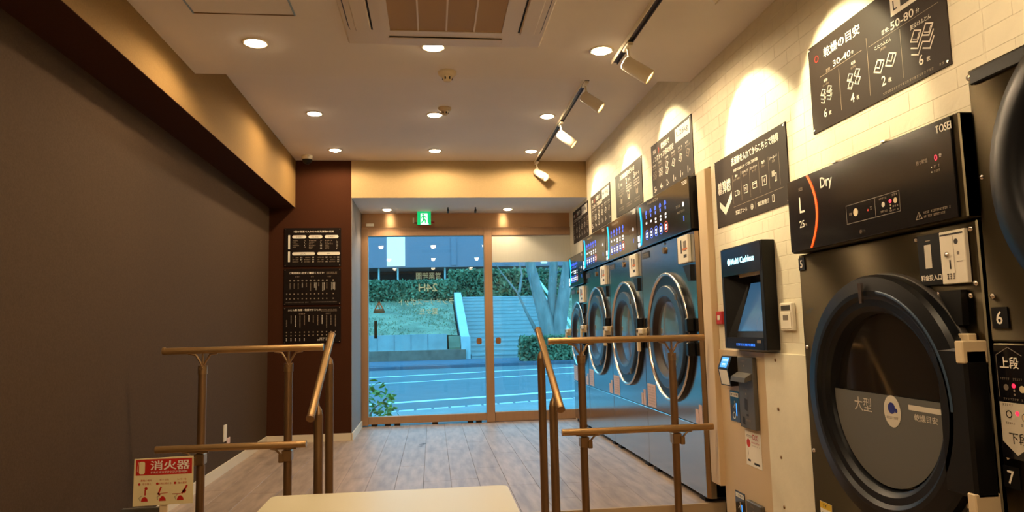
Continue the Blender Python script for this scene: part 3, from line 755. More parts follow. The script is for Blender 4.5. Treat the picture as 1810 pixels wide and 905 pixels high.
# ------------------------------------------------------------------ washers
def washer(y0, y1, zt, zpb, dy, dz, rd, label, big=False):
    XB, XP = 1.512, 1.488; y0 += .003; y1 -= .003
    t = thing('washing_machine', label, 'washing machine', (XB, (y0+y1)/2, 0), 'washer dryers along the right wall')
    zs_ = .42
    if big:
        y0 += .018; MB().prism([(XB+.0005, y0, .03), (XB+.018, y0-.018, .03), (XB+.05, y0-.018, .03), (XB+.05, y0, .03)], (0, 0, zpb-.04)).build('edge_trim', MATS['edge_steel'], t)
    box(XB, 2.1, y0, y1, zs_+.003, zpb-.006, .003).build('body', MATS['steel'], t)
    lp = box(XB, 2.1, y0, y1, .03, zs_, .003).build('lower_panel', MATS['steel'], t)
    for y in (y0+.06, y1-.14): box(XB+.01, XB+.09, y, y+.08, 0, .03).build('foot', MATS['dark_gap'], t)
    y0 -= .018 if big else 0; cp = box(XP, 1.90, y0, y1, zpb, zt, .004).build('control_panel', MATS['panel_black'], t)
    # print on the panel: u from the far edge
    w_, h_ = y1-y0, zt-zpb
    pr = Print((XP, y1, zpb), (0, -1, 0), (0, 0, 1), (-1, 0, 0))
    # lit arc
    R_ = h_*1.1; uc = .115-R_; n = 18; a = math.asin(h_*.43/R_); arc = MB()
    pts = [(uc+R_*math.cos(-a+2*a*i/n), h_*.5+R_*math.sin(-a+2*a*i/n)) for i in range(n+1)]
    for i in range(n):
        wd = .011; (p, q), (r, s) = pts[i], pts[i+1]
        arc.prism([pr.P(p-wd, q, 0), pr.P(p+wd, q, 0), pr.P(r+wd, s, 0), pr.P(r-wd, s, 0)], (-.003, 0, 0))
    arc.build('arc_light', MATS['emit_cyan'], cp)
    pr.rect('emit_white', .012, .062, h_*.17, h_*.30); pr.rect('emit_white', .012, .062, h_*.05, h_*.14)
    pr.text('print_dim', 'Wash & Dry', w_*.36, h_*.90, h_*.09, w_*.22)
    pr.text('print_white', 'TOSEI', w_*.93, h_*.91, h_*.075)
    for i in range(5):
        u = w_*(.22+.095*i); v = h_*(.72 if not big else .74)
        pr.disc('emit_blue', u, v, h_*.045, 1, 10); pr.disc('emit_blue', u-h_*.03, v-h_*.02, h_*.035, 1, 10); pr.disc('emit_blue', u+h_*.03, v-h_*.02, h_*.03, 1, 10)
        pr.rect('emit_blue', u-.010, u+.010, v-h_*.14, v-h_*.075, 1)
        pr.rect('emit_white', u-.014, u+.014, v-h_*.26, v-h_*.215, 1)
        if i > 1: pr.rect('emit_white', u-.014, u+.014, v-h_*.325, v-h_*.285, 1)
        v2 = h_*.24
        pr.ring('emit_blue' if i < 4 else 'emit_redring', u, v2, h_*.115, h_*.018, 1, 16)
        pr.rect('emit_white', u-.016, u+.016, v2+h_*.005, v2+h_*.05, 2)
        pr.rect('emit_white', u-.016, u+.016, v2-h_*.055, v2-h_*.015, 2)
    pr.disc('emit_white', w_*.90, h_*.52, h_*.045, 1); pr.marks('print_dim', w_*.78, w_*.86, h_*.52, .016, n=3); pr.marks('print_dim', w_*.80, w_*.92, h_*.40, .012, n=6); pr.rect('emit_blue', w_*.90-.006, w_*.90+.006, h_*.20, h_*.30)
    pr.build(cp, {'emit_white': 'lit_label', 'emit_blue': 'lit_icon', 'emit_redring': 'lit_icon'})
    # door
    o = (XB, dy, dz); ax_ = (-1, 0, 0); k = rd/.405
    rim = MB().lathe(o, ax_, [(rd, .022), (rd-.003, .028), (rd-.010, .031), (rd-.017, .028), (rd-.021, .014)], 64).build('door_rim', MATS['chrome'], t)
    MB().lathe(o, ax_, [(rd-.020, .015), (rd-.082*k, .014)], 64).build('door_gasket', MATS['ring_black'], t)
    MB().lathe(o, ax_, [(rd+.002, 0), (rd, .023)], 64).build('door_collar', MATS['ring_black'], t)
    ring = MB().lathe(o, ax_, [(rd-.081*k, .013), (rd-.083*k, .030), (rd-.088*k, .034), (rd-.140*k, .036), (rd-.150*k, .032)], 64, hard=True).build('door_ring', MATS['ring_blue'], t)
    MB().lathe(o, ax_, [(rd-.149*k, .033), (rd-.185*k, .004)], 56).build('door_tunnel', MATS['tunnel'], ring)
    MB().lathe(o, ax_, [(rd-.184*k, .006), ((rd-.184*k)*.7, .013), ((rd-.184*k)*.35, .017), (1e-4, .018)], 40).build('door_window', MATS['washer_glass'], ring)
    h = MB(); hy = dy+rd+.055; h.box(XB-.075, XB-.055, hy-.10, hy+.05, dz+.015, dz+.055, .006); h.box(XB-.075, XB-.0005, hy-.005, hy+.03, dz-.02, dz+.055, .006)
    h.box(XB-.075, XB-.052, hy+.012, hy+.045, dz-.11, dz+.05, .006); h.build('door_handle', MATS['off_white'], t)
    for q in (-.11, .03): box(XB-.045, XB-.001, dy-rd-.022, dy-rd+.02, dz+q, dz+q+.08, .006).build('hinge', MATS['ring_black'], t)
    for a in (.75, -.95): MB().box(XB-.05, XB-.042, dy-(rd-.055)*math.cos(a)-.014, dy-(rd-.055)*math.cos(a)+.014, dz+(rd-.055)*math.sin(a)-.02, dz+(rd-.055)*math.sin(a)+.02).build('decal', MATS['grey_unit'], t)
    # coin unit, return pocket, lock, stickers
    c1 = y0+.075
    cu = box(XB-.022, XB-.0003, c1, c1+.17, zpb-.185, zpb-.02, .003).build('coin_unit', MATS['white_plastic'], t)
    pr = Print((XB-.022, c1+.17, zpb-.185), (0, -1, 0), (0, 0, 1), (-1, 0, 0))
    pr.rect('print_ink', .055, .075, .06, .14); pr.rect('print_ink', .10, .15, .03, .05); pr.rect('print_grey', .10, .15, .07, .13); pr.rect('orange_decal', .085, .165, .076, .088, 1); pr.build(cu, {'print_ink': 'slot', 'print_grey': 'button', 'orange_decal': 'decal'})
    box(XB-.012, XB-.0003, c1+.172, c1+.205, zpb-.18, zpb-.02).build('coin_side', MATS['black_plastic'], t)
    MB().prism([(XB, c1+.105, zpb-.20), (XB, c1-.01, zpb-.20), (XB, c1-.01, zpb-.295), (XB, c1+.03, zpb-.295)], (-.018, 0, 0)).build('coin_return', MATS['black_plastic'], t)
    MB().cyl((XB, dy+.03, zpb-.065), (-1, 0, 0), .022, .012, 20).build('lock', MATS['bracket_metal'], t)
    MB().cyl((XB, dy+.03, zpb-.02), (-1, 0, 0), .009, .006, 12).build('screw', MATS['chrome'], t)
    tb = box(XB-.004, XB-.0003, y1-.19, y1-.03, zpb-.075, zpb-.03).build('name_plate', MATS['grey_dark'], t)
    pr = Print((XB-.004, y1-.03, zpb-.075), (0, -1, 0), (0, 0, 1), (-1, 0, 0)); pr.marks('print_dim', .02, .14, .023, .022, n=4); pr.build(tb)
    s1 = box(XB-.002, XB-.0003, y1-.20, y1-.02, .435, .59).build('sticker', MATS['sticker_pink'], t)
    pr = Print((XB-.002, y1-.02, .435), (0, -1, 0), (0, 0, 1), (-1, 0, 0), .0002, .0003)
    for i in range(7): pr.marks('print_dim', .015, .165, .02+.019*i, .009, n=12)
    pr.build(s1)
    box(XB-.002, XB-.0003, y0+.03, y0+.075, .43, .54).build('sticker', MATS['sticker_pink'], t); box(XB-.002, XB-.0003, y0+.085, y0+.13, .43, .51).build('sticker', MATS['sticker_pink'], t)
M('washer_glass', (84, 78, 70), .12, coat=.5)
washer(3.885, 4.957, 1.864, 1.548, 4.40, .925, .41, 'largest stainless washer of the row, nearest to the handrail, with lit black panel', True)
washer(4.957, 5.904, 1.864, 1.548, 5.40, .944, .402, 'second stainless washer of the row, between the largest one and the third')
washer(5.904, 6.841, 1.864, 1.548, 6.35, .962, .400, 'third stainless washer of the row, beside the shorter one at the window')
washer(6.841, 7.592, 1.750, 1.428, 7.215, .925, .335, 'shortest stainless washer of the row, right beside the window')
fl = box(1.505, 1.56, 3.693, 3.812, .142, 1.858, .003).build('filler_panel', MATS['plain_board']); tag(fl, 'narrow beige filler strip between the largest washer and the payment wall', 'panel')

# ------------------------------------------------------------------ payment wall
pp = thing('access_panel', 'plain beige access panel carrying the card reader and coin slots', 'panel', (WX, 3.44, LOW))
box(WX-.006, WX-.0003, 3.165, 3.70, LOW+.02, .862, .002).build('board', MATS['plain_board'], pp)
p2 = thing('screwed_panel', 'brick patterned cover panel with four screws beside the big dryer', 'panel', (WX, 2.93, LOW))
box(WX-.012, WX-.0003, 2.70, 3.158, LOW+.02, .862, .002).build('board', MATS['brick_paper'], p2)
for z in (.831, .614, .403, .188, -.02): MB().lathe((WX-.012, 3.048, z), (-1, 0, 0), [(.008, 0), (.007, .003), (1e-4, .004)], 12).build('screw', MATS['bracket_metal'], p2)
# cashless terminal: hooded black box with a slanted screen
tm = thing('payment_terminal', 'black cashless payment terminal with lit heading and slanted screen', 'terminal', (WX, 3.24, .875))
XF = 1.478; ta, tb_ = 3.013, 3.47; z0, z1 = .875, 1.375
m = MB()
m.box(XF, WX-.0005, ta, ta+.03, z0, z1, .003); m.box(XF, WX-.0005, tb_-.03, tb_, z0, z1, .003); m.box(XF, WX-.0005, ta+.03, tb_-.03, z0, z0+.055)
m.prism([(XF, ta+.03, 1.235), (XF, ta+.03, z1), (WX-.0005, ta+.03, z1), (WX-.0005, ta+.03, 1.245)], (0, tb_-ta-.06, 0)); m.build('housing', MATS['black_plastic'], tm)
box(XF-.002, XF-.0002, ta+.012, tb_-.012, 1.235, z1-.006).build('header_panel', MATS['panel_black'], tm)
m = MB(); m.add([(XF+.02, tb_-.03, z0+.055), (XF+.115, tb_-.10, 1.24), (XF+.13, tb_-.10, z0+.06)], [(0, 1, 2)])
m.add([(XF+.001, tb_-.032, z0+.05), (XF+.001, tb_-.032, 1.24), (XF+.115, tb_-.10, 1.24), (XF+.03, tb_-.075, z0+.055)], [(0, 1, 2, 3)]); m.add([(XF+.001, ta+.032, z0+.05), (XF+.03, ta+.06, z0+.055), (XF+.115, ta+.06, 1.24), (XF+.001, ta+.032, 1.24)], [(0, 1, 2, 3)])
m.add([(XF+.03, ta+.055, z0+.0555), (XF+.03, tb_-.055, z0+.0555), (XF+.115, tb_-.055, 1.236), (XF+.115, ta+.055, 1.236)], [(0, 1, 2, 3)]); m.build('recess_lining', MATS['black_plastic'], tm)
sp0, sp1 = Vector((XF+.0375, 0, z0+.085)), Vector((XF+.106, 0, 1.195)); nn = Vector((-.94, 0, .23)).normalized()*.003
m = MB().prism([(sp0.x, tb_-.085, sp0.z), (sp0.x, ta+.055, sp0.z), (sp1.x, ta+.062, sp1.z), (sp1.x, tb_-.112, sp1.z)], nn); m.build('screen', MATS['emit_screen'], tm)
pr = Print((XF-.002, tb_, z0), (0, -1, 0), (0, 0, 1), (-1, 0, 0)); pr.disc('emit_text', .105, .428, .018, 1, 14)
pr.text('emit_text', 'Multi Cashless', .255, .428, .030, .25, bold=.02); pr.build(tm)
pr = Print((XF, tb_, z0), (0, -1, 0), (0, 0, 1), (-1, 0, 0)); pr.marks('emit_sky', .12, .34, .022, .012, n=14); pr.rect('print_grey', .36, .40, .032, .045); pr.build(tm, {'print_grey': 'button'})
cb = thing('call_button', 'small red call button left of the black payment terminal', 'button', (WX, 3.64, 1.0)); box(WX-.02, WX-.0003, 3.60, 3.675, .995, 1.065, .004).build('housing', MATS['red_box'], cb); box(WX-.023, WX-.0205, 3.622, 3.652, 1.018, 1.044, .001).build('label', MATS['white_plastic'], cb)
# card reader
cd = thing('card_reader', 'small black card reader with blue lit screen left of the coin slot unit', 'card reader', (WX, 3.54, .68)); XR = WX-.0065
m = MB().prism([(XR, 3.462, .832), (XR-.030, 3.462, .832), (XR-.055, 3.462, .770), (XR-.040, 3.462, .682), (XR, 3.462, .684)], (0, .125, 0)); m.build('housing', MATS['black_plastic'], cd)
a, b = Vector((XR-.030, 0, .832)), Vector((XR-.055, 0, .770)); e1 = (a-b).normalized(); n1 = Vector((-e1.z, 0, e1.x))
pr = Print((b.x, 3.587, b.z), (0, -1, 0), e1, n1); pr.rect('emit_sky', .02, .105, .006, .060); pr.marks('emit_white', .03, .095, .045, .010, n=6); pr.marks('emit_white', .03, .095, .022, .010, n=6); pr.build(cd, {'emit_sky': 'screen'})
a, b = Vector((XR-.055, 0, .770)), Vector((XR-.040, 0, .682)); e1 = (a-b).normalized(); n1 = Vector((-e1.z, 0, e1.x))
pr = Print((b.x, 3.587, b.z), (0, -1, 0), e1, n1); pr.rect('print_white', .012, .113, .006, .082); pr.build(cd, {'print_white': 'touch_pad'})
def validator(z1, z0, label, y0, y1):
    t = thing('coin_slot_unit', label, 'coin slot', (WX, (y0+y1)/2, z0)); X2 = XR-.022
    box(X2, XR-.0002, y0, y1, z0, z1, .003).build('housing', MATS['grey_unit'], t)
    m = MB().prism([(X2, y0+.012, z1-.075), (X2-.035, y0+.012, z1-.095), (X2-.04, y0+.012, z1-.118), (X2, y0+.012, z1-.105)], (0, y1-y0-.01, 0)); m.build('note_slot', MATS['grey_unit'], t)
    pr = Print((X2, y1, z0), (0, -1, 0), (0, 0, 1), (-1, 0, 0)); H_ = z1-z0
    pr.marks('print_dim', .04, .09, H_-.02, .010, n=4); pr.disc('print_dim', .075, H_-.042, .005)
    if H_ > .2:
        pr.marks('print_dim', .05, .10, H_-.158, .008, n=5); pr.disc('print_dim', .08, H_-.178, .006); pr.poly('print_ink', [(.06, .09), (.09, .085), (.095, .14), (.065, .145)], 1); pr.rect('print_ink', .075, .10, .06, .07); pr.poly('print_ink', [(.03, .02), (.06, .015), (.055, .05), (.03, .055)], 1); pr.marks('print_dim', .07, .12, .04, .010, n=4)
    pr.build(t)
validator(.833, .489, 'tall grey bill and coin slot unit right of the small card reader', 3.25, 3.418)
validator(.140, -.20, 'grey slot unit low on the beige panel, below the white sticker', 3.25, 3.405)
def black_plate(z1, z0, y0, y1, label):
    t = thing('info_plate', label, 'plate', (WX, (y0+y1)/2, z0)); box(XR-.003, XR-.0002, y0, y1, z0, z1).build('plate', MATS['panel_black'], t)
    pr = Print((XR-.003, y1, z0), (0, -1, 0), (0, 0, 1), (-1, 0, 0)); W_, H_ = y1-y0, z1-z0
    pr.rect('print_white', .008, W_-.008, H_-.030, H_-.008); pr.marks('print_ink', .02, W_-.02, H_-.019, .010, 2, n=4); pr.disc('print_dim', W_*.5, H_-.055, .006); pr.line('print_white', [(W_*.35, H_*.45), (W_*.55, H_*.6), (W_*.5, H_*.42)], .004, 1); pr.ring('print_white', W_*.42, .03, .018, .004, 1); pr.rect('emit_sky', W_*.62, W_*.72, .03, H_-.06) if H_ > .14 else None
    pr.build(t)
black_plate(.654, .500, 3.462, 3.573, 'black glossy plate with white heading below the card reader')
black_plate(.150, .0, 3.462, 3.573, 'black glossy plate near the floor on the beige panel')
st = thing('notice_sticker', 'white sticker with red marks below the coin slot unit', 'sticker', (WX, 3.33, .305)); box(XR-.0012, XR-.0002, 3.25, 3.418, .306, .470).build('sheet', MATS['print_white'], st)
pr = Print((XR-.0012, 3.418, .306), (0, -1, 0), (0, 0, 1), (-1, 0, 0), .0002, .0003); pr.marks('print_ink', .015, .075, .142, .012, n=5); pr.text('print_red', 'DX!', .112, .142, .026); pr.disc('print_red', .034, .108, .021, 1, 9); pr.marks('print_red', .065, .15, .115, .007, n=9)
pr.marks('print_dim', .07, .155, .100, .006, n=10); pr.rect('print_ink', .02, .048, .020, .030); pr.rect('print_ink', .085, .145, .012, .022); pr.line('print_dim', [(.02, .04), (.03, .06), (.025, .08)], .003, 1); pr.build(st)
th = thing('wall_controller', 'small cream wall controller with dark display beside the big dryer', 'controller', (WX, 2.915, .965)); box(WX-.018, WX-.0003, 2.862, 2.972, .962, 1.083, .004).build('housing', MATS['white_plastic'], th)
box(WX-.0195, WX-.0181, 2.878, 2.956, 1.050, 1.072).build('display', MATS['grey_dark'], th); box(WX-.0205, WX-.0181, 2.872, 2.962, .972, 1.042, .001).build('flap', MATS['white_plastic'], th); box(WX-.0215, WX-.0206, 2.895, 2.938, 1.008, 1.030).build('label', MATS['print_grey'], th)
# ------------------------------------------------------------------ big dryer
XB, XP, XD = 1.472, 1.442, 1.40
dy = thing('dryer', 'big stainless dryer with round black door and orange arc on its panel', 'dryer', (XB, 2.22, LOW))
y0, y1, zpb, zt = 1.742, 2.685, 1.272, 1.567
box(XB, 2.15, y0, y1, LOW+.05, zpb-.006, .004).build('body', MATS['dark_steel'], dy); box(XB+.03, 2.1, y0+.02, y1-.02, LOW, LOW+.05).build('plinth', MATS['dark_gap'], dy)
box(XP+.006, 1.9, y0, y1, zpb, zt, .004).build('panel_housing', MATS['dark_steel'], dy)
cp = box(XP, XP+.006, y0+.028, y1-.003, zpb+.006, zt-.004, .001).build('control_panel', MATS['panel_black'], dy)
pr = Print((XP, y1, zpb), (0, -1, 0), (0, 0, 1), (-1, 0, 0)); U = lambda y: y1-y
V = lambda z: z-zpb
pts = []
for i in range(21): s_ = -1+2*i/20; pts.append((U(2.472)-.055*s_*s_, V(1.42)+.140*s_))
arc = MB()
for (p, q_), (r, s_) in zip(pts, pts[1:]): arc.prism([pr.P(p-.006, q_, 0), pr.P(p+.006, q_, 0), pr.P(r+.006, s_, 0), pr.P(r-.006, s_, 0)], (-.002, 0, 0))
arc.build('arc_light', MATS['emit_orange'], cp)
pr.text('print_dim', 'SIZE', U(2.580), V(1.517), .012); pr.text('print_white', 'L', U(2.578), V(1.455), .062, .036, bold=.0); pr.text('print_white', '25', U(2.585), V(1.380), .028); pr.text('print_dim', 'kg', U(2.555), V(1.375), .012)
pr.text('print_white', 'Dry', U(2.400), V(1.506), .052, .078); pr.text('print_white', 'TOSEI', U(1.795), V(1.538), .023, .062, bold=.03)
pr.frame('print_grey', U(2.288), U(2.003), V(1.333), V(1.399), .002); pr.rect('print_grey', U(2.127), U(2.125), V(1.333), V(1.399))
pr.disc('off_white', U(2.233), V(1.368), .0135, 1); pr.marks('print_dim', U(2.272), U(2.255), V(1.366), .009, n=2); pr.marks('print_dim', U(2.213), U(2.205), V(1.366), .010, n=1); pr.disc('print_red', U(2.165), V(1.364), .004); pr.marks('print_dim', U(2.153), U(2.143), V(1.368), .011, n=1)
pr.disc('film_print', U(2.084), V(1.368), .0085, 1); pr.disc('emit_red', U(2.049), V(1.373), .0065, 1); pr.disc('off_white', U(2.049), V(1.360), .003, 1); pr.disc('off_white', U(2.049), V(1.350), .003, 1); pr.disc('off_white', U(2.024), V(1.371), .009, 1)
pr.marks('print_dim', U(2.105), U(2.065), V(1.388), .006, n=5); pr.marks('print_dim', U(2.04), U(2.012), V(1.390), .007, n=3); pr.marks('print_dim', U(2.10), U(2.065), V(1.346), .006, n=5); pr.marks('print_dim', U(2.04), U(2.01), V(1.354), .006, n=3); pr.marks('print_dim', U(2.055), U(2.01), V(1.342), .005, n=6)
pr.text('print_dim', '残り時間', U(1.893), V(1.461), .013, .048); pr.text('emit_red', '0', U(1.834), V(1.460), .018); pr.text('print_white', '分', U(1.816), V(1.463), .011)
for z in (1.436, 1.422): pr.disc('print_white', U(1.855), V(z), .002); pr.marks('print_dim', U(1.845), U(1.821), V(z), .007, n=4)
pr.line('print_dim', [(U(1.936), V(1.295)), (U(1.910), V(1.295)), (U(1.923), V(1.316))], .002, 1, True); pr.rect('print_dim', U(1.924), U(1.922), V(1.299), V(1.309)); pr.marks('print_dim', U(1.903), U(1.792), V(1.311), .007, n=18); pr.marks('print_dim', U(1.903), U(1.815), V(1.299), .007, n=15)
pr.build(cp, {'emit_red': 'lit_display', 'off_white': 'push_button', 'film_print': 'push_button'})
MB().cyl((XP, 2.205, 1.297), (-1, 0, 0), .007, .006, 16).build('panel_lock', MATS['chrome'], dy)
for y in (2.33, 2.05): box(XP-.002, XP+.03, y, y+.025, zt-.001, zt+.006, .001).build('top_clip', MATS['chrome'], dy)
# door
dc, dzc = 2.152, .745; o = (XB, dc, dzc)
MB().lathe(o, (-1, 0, 0), [(.406, 0), (.406, .018), (.403, .022), (.396, .016)], 64).build('door_seat', MATS['grey_dark'], dy)
dring = MB().lathe(o, (-1, 0, 0), [(.400, .002), (.402, .050), (.394, .064), (.350, .070), (.335, .070), (.322, .060), (.300, .058), (.290, .050), (.284, .046)], 72, hard=True).build('door_ring', MATS['ring_black'], dy)
MB().lathe(o, (-1, 0, 0), [(.285, .047), (.275, .012)], 56).build('door_tunnel', MATS['ring_black'], dring)
MB().lathe(o, (-1, 0, 0), [(.276, .018), (.14, .027), (1e-4, .029)], 56).build('door_window', MATS['door_glass'], dring)
MB().lathe(o, (-1, 0, 0), [(.352, .0705), (.347, .074), (.342, .0705)], 64, PI*.55, PI*1.0).build('ring_lip', MATS['ring_blue'], dring)
# lower film on the door glass
pts = []; rf = .274; zf = .760-dzc
a0 = math.asin(zf/rf)
for i in range(33): t_ = a0-(PI+2*a0)*i/32; pts.append((XB-.034, dc-rf*math.cos(t_), dzc+rf*math.sin(t_)))
MB().prism(pts, (-.002, 0, 0)).build('window_film', MATS['film_grey'], dring)
pr = Print((XB-.036, 2.36, .0), (0, -1, 0), (0, 0, 1), (-1, 0, 0)); U = lambda y: 2.36-y
pr.text('film_print', '大型', U(2.262), .719, .046, .095, bold=.0); pr.disc('film_print', U(2.110), .712, .050, 1, 28, .82); pr.disc('logo_blue', U(2.112), .722, .018, 2, 16); pr.disc('logo_blue', U(2.090), .716, .007, 2, 10); pr.marks('print_grey', U(2.14), U(2.082), .692, .008, 2, n=8)
pr.rect('film_print', U(2.032), U(1.888), .7255, .741); pr.text('film_print', '乾燥目安', U(1.958), .706, .021, .10); pr.build(dring)
m = MB().box(XD+.002, XB-.0004, 1.742, 1.856, .525, .918, .008); m.build('hinge_block', MATS['black_plastic'], dy)
for z in (.905, .515):
    s_ = 1 if z > .7 else -1; m = MB().box(XB-.028, XB-.0004, 1.775, 1.838, z+.020*s_, z+.052*s_, .003); m.box(XB-.074, XB-.0004, 1.742, 1.772, min(z-.026*s_, z+.034*s_), max(z-.026*s_, z+.034*s_), .003); b_ = m.build('hinge_bracket', MATS['off_white'], dy)
    for y in (1.828, 1.806): MB().cyl((XB-.028, y, z+.036*s_), (-1, 0, 0), .005, .003, 10).build('screw', MATS['grey_dark'], b_)
m = MB().prism([(XD-.002, 2.155, 1.12), (XD-.002, 2.175, 1.12), (XD-.002, 2.172, 1.055), (XD-.002, 2.158, 1.055)], (-.008, 0, 0)); m.build('door_catch', MATS['chrome'], dy)
box(XB-.02, XB-.0004, 2.515, 2.565, .60, .63).build('latch', MATS['ring_black'], dy)
# coin unit, number plate, stickers, screws
cu = box(XB-.010, XB-.0003, 1.872, 1.968, 1.098, 1.248).build('coin_plate', MATS['black_plastic'], dy); cw = box(XB-.014, XB-.0003, 1.774, 1.871, 1.096, 1.247, .002).build('coin_unit', MATS['white_plastic'], dy)
pr = Print((XB-.010, 1.968, 1.098), (0, -1, 0), (0, 0, 1), (-1, 0, 0)); pr.rect('film_print', .028, .056, .050, .120); pr.text('print_white', '料金投入口', .049, .022, .018, .085, bold=.02); pr.rect('print_dim', .035, .055, .130, .133); pr.build(cu)
pr = Print((XB-.014, 1.871, 1.096), (0, -1, 0), (0, 0, 1), (-1, 0, 0)); pr.rect('print_ink', .004, .093, .138, .143); pr.disc('print_ink', .065, .118, .008); pr.rect('print_ink', .034, .040, .042, .068); pr.marks('print_grey', .02, .055, .022, .018, n=3); pr.rect('print_grey', .053, .0545, .03, .135); pr.disc('print_grey', .070, .085, .005); pr.rect('print_grey', .062, .085, .06, .062); pr.build(cw, {'print_ink': 'slot', 'print_grey': 'marking'})
MB().lathe((XB-.014, 1.843, 1.180), (-1, 0, 0), [(.008, 0), (.008, .004), (1e-4, .008)], 14).build('coin_button', MATS['chrome'], dy)
MB().prism([(XB, 1.885, 1.078), (XB, 1.797, 1.078), (XB, 1.800, .980), (XB, 1.826, .980)], (-.02, 0, 0)).build('coin_return', MATS['black_plastic'], dy)
for y, z in ((1.985, 1.240), (1.979, 1.098), (1.764, 1.244), (1.763, 1.093), (1.903, 1.070), (1.786, 1.060), (2.66, .90), (2.66, .50)): MB().lathe((XB, y, z), (-1, 0, 0), [(.0085, 0), (.007, .005), (1e-4, .007)], 14).build('screw', MATS['chrome'], dy)
def number(par, xb, n, y, z, w_=.044, h_=.05):
    p = box(xb-.003, xb-.0003, y-w_/2, y+w_/2, z-h_/2, z+h_/2).build('number_plate', MATS['black_plastic'], par)
    q = Print((xb-.003, y+w_/2, z-h_/2), (0, -1, 0), (0, 0, 1), (-1, 0, 0)); q.text('print_white', n, w_/2, h_/2, h_*.62, bold=.01); q.build(p)
number(dy, XB, '5', 2.660, 1.229)
p = box(XB-.002, XB-.0003, 2.56, 2.64, .20, .315).build('warning_sticker', MATS['print_white'], dy); pr = Print((XB-.002, 2.64, .20), (0, -1, 0), (0, 0, 1), (-1, 0, 0), .0002, .0003); pr.rect('yellow', 0, .08, .09, .115); pr.rect('yellow', 0, .08, 0, .03)
for i in range(4): pr.marks('print_grey', .01, .07, .042+.011*i, .006, n=8)
pr.marks('print_ink', .02, .06, .102, .01, 2, n=3); pr.build(p)
sk = Print((XB, 2.70, 1.0), (0, -1, 0), (0, 0, 1), (-1, 0, 0)); sk.line('print_ink', [(.045, .036), (.075, .046), (.10, .050)], .006, 1); sk.line('print_ink', [(.055, .030), (.07, .044), (.075, .034), (.085, .040)], .006, 1); sk.build(dy, {'print_ink': 'scuff_mark'})
# ------------------------------------------------------------------ stacked dryer at the frame edge
sd = thing('stacked_dryer', 'stainless two-tier dryer at the right edge, numbered 6 and 7', 'dryer', (XB, 1.26, LOW)); y0, y1 = .78, 1.728
m = MB().box(XB, 2.15, y0, y1, .936, 1.676, .004); m.build('upper_body', MATS['dark_steel'], sd); box(XB, 2.15, y0, y1, LOW+.05, .932, .004).build('lower_body', MATS['dark_steel'], sd); box(XB+.03, 2.1, y0+.02, y1-.02, LOW, LOW+.05).build('plinth', MATS['dark_gap'], sd)
box(XB-.010, XB-.0003, y0+.01, y1-.018, 1.630, 1.668, .003).build('top_trim', MATS['black_plastic'], sd)
MB().lathe((XB, y1-.009, 1.655), (-1, 0, 0), [(.008, 0), (.008, .005), (1e-4, .007)], 14).build('screw', MATS['chrome'], sd)
for z in (1.375, 1.055, .905, .640, .49): MB().lathe((XB, y1-.02, z), (-1, 0, 0), [(.008, 0), (.007, .005), (1e-4, .007)], 14).build('screw', MATS['chrome'], sd)
for zc in (1.335, .20):
    o = (XB, 1.235, zc); dd = MB().lathe(o, (-1, 0, 0), [(.385, 0), (.385, .05), (.372, .066), (.300, .07), (.285, .05), (.26, .02)], 64).build('door_ring', MATS['ring_black'], sd)
    MB().lathe(o, (-1, 0, 0), [(.262, .022), (.13, .03), (1e-4, .032)], 48).build('door_window', MATS['door_glass'], dd)
number(sd, XB, '6', 1.690, .998, .052, .055); number(sd, XB, '7', 1.700, .590, .05, .055)
cp = box(XB-.008, XB-.0003, 1.30, 1.715, .640, .928).build('control_panel', MATS['panel_black'], sd)
pr = Print((XB-.008, 1.715, .640), (0, -1, 0), (0, 0, 1), (-1, 0, 0))
pr.line('print_grey', [(.008, .155), (.008, .262), (.048, .282), (.088, .262)], .002, 1)
pr.text('print_white', '上段', .048, .243, .030, .06); pr.marks('print_grey', .015, .045, .202, .006, n=5); pr.marks('print_grey', .055, .085, .202, .006, n=5)
pr.disc('print_grey', .032, .180, .008, 1); pr.disc('emit_red', .056, .185, .006, 1); pr.disc('print_dim', .057, .173, .003, 1); pr.disc('print_dim', .057, .163, .003, 1); pr.disc('off_white', .082, .178, .009, 1); pr.marks('print_grey', .02, .09, .151, .005, n=10)
pr.poly('film_print', [(.006, .142), (.006, .042), (.05, .010), (.094, .042), (.094, .142)], 1)
pr.ring('print_ink', .034, .112, .010, .003, 2); pr.disc('emit_red', .060, .116, .006, 2); pr.disc('off_white', .084, .108, .009, 3); pr.ring('print_ink', .084, .108, .011, .002, 2); pr.marks('print_grey', .015, .05, .136, .006, 2, n=5); pr.marks('print_grey', .02, .05, .090, .005, 2, n=5); pr.marks('print_ink', .068, .09, .088, .007, 2, n=3)
pr.text('print_ink', '下段', .058, .053, .030, .06, k=2); pr.build(cp, {'emit_red': 'lit_display', 'off_white': 'push_button'})

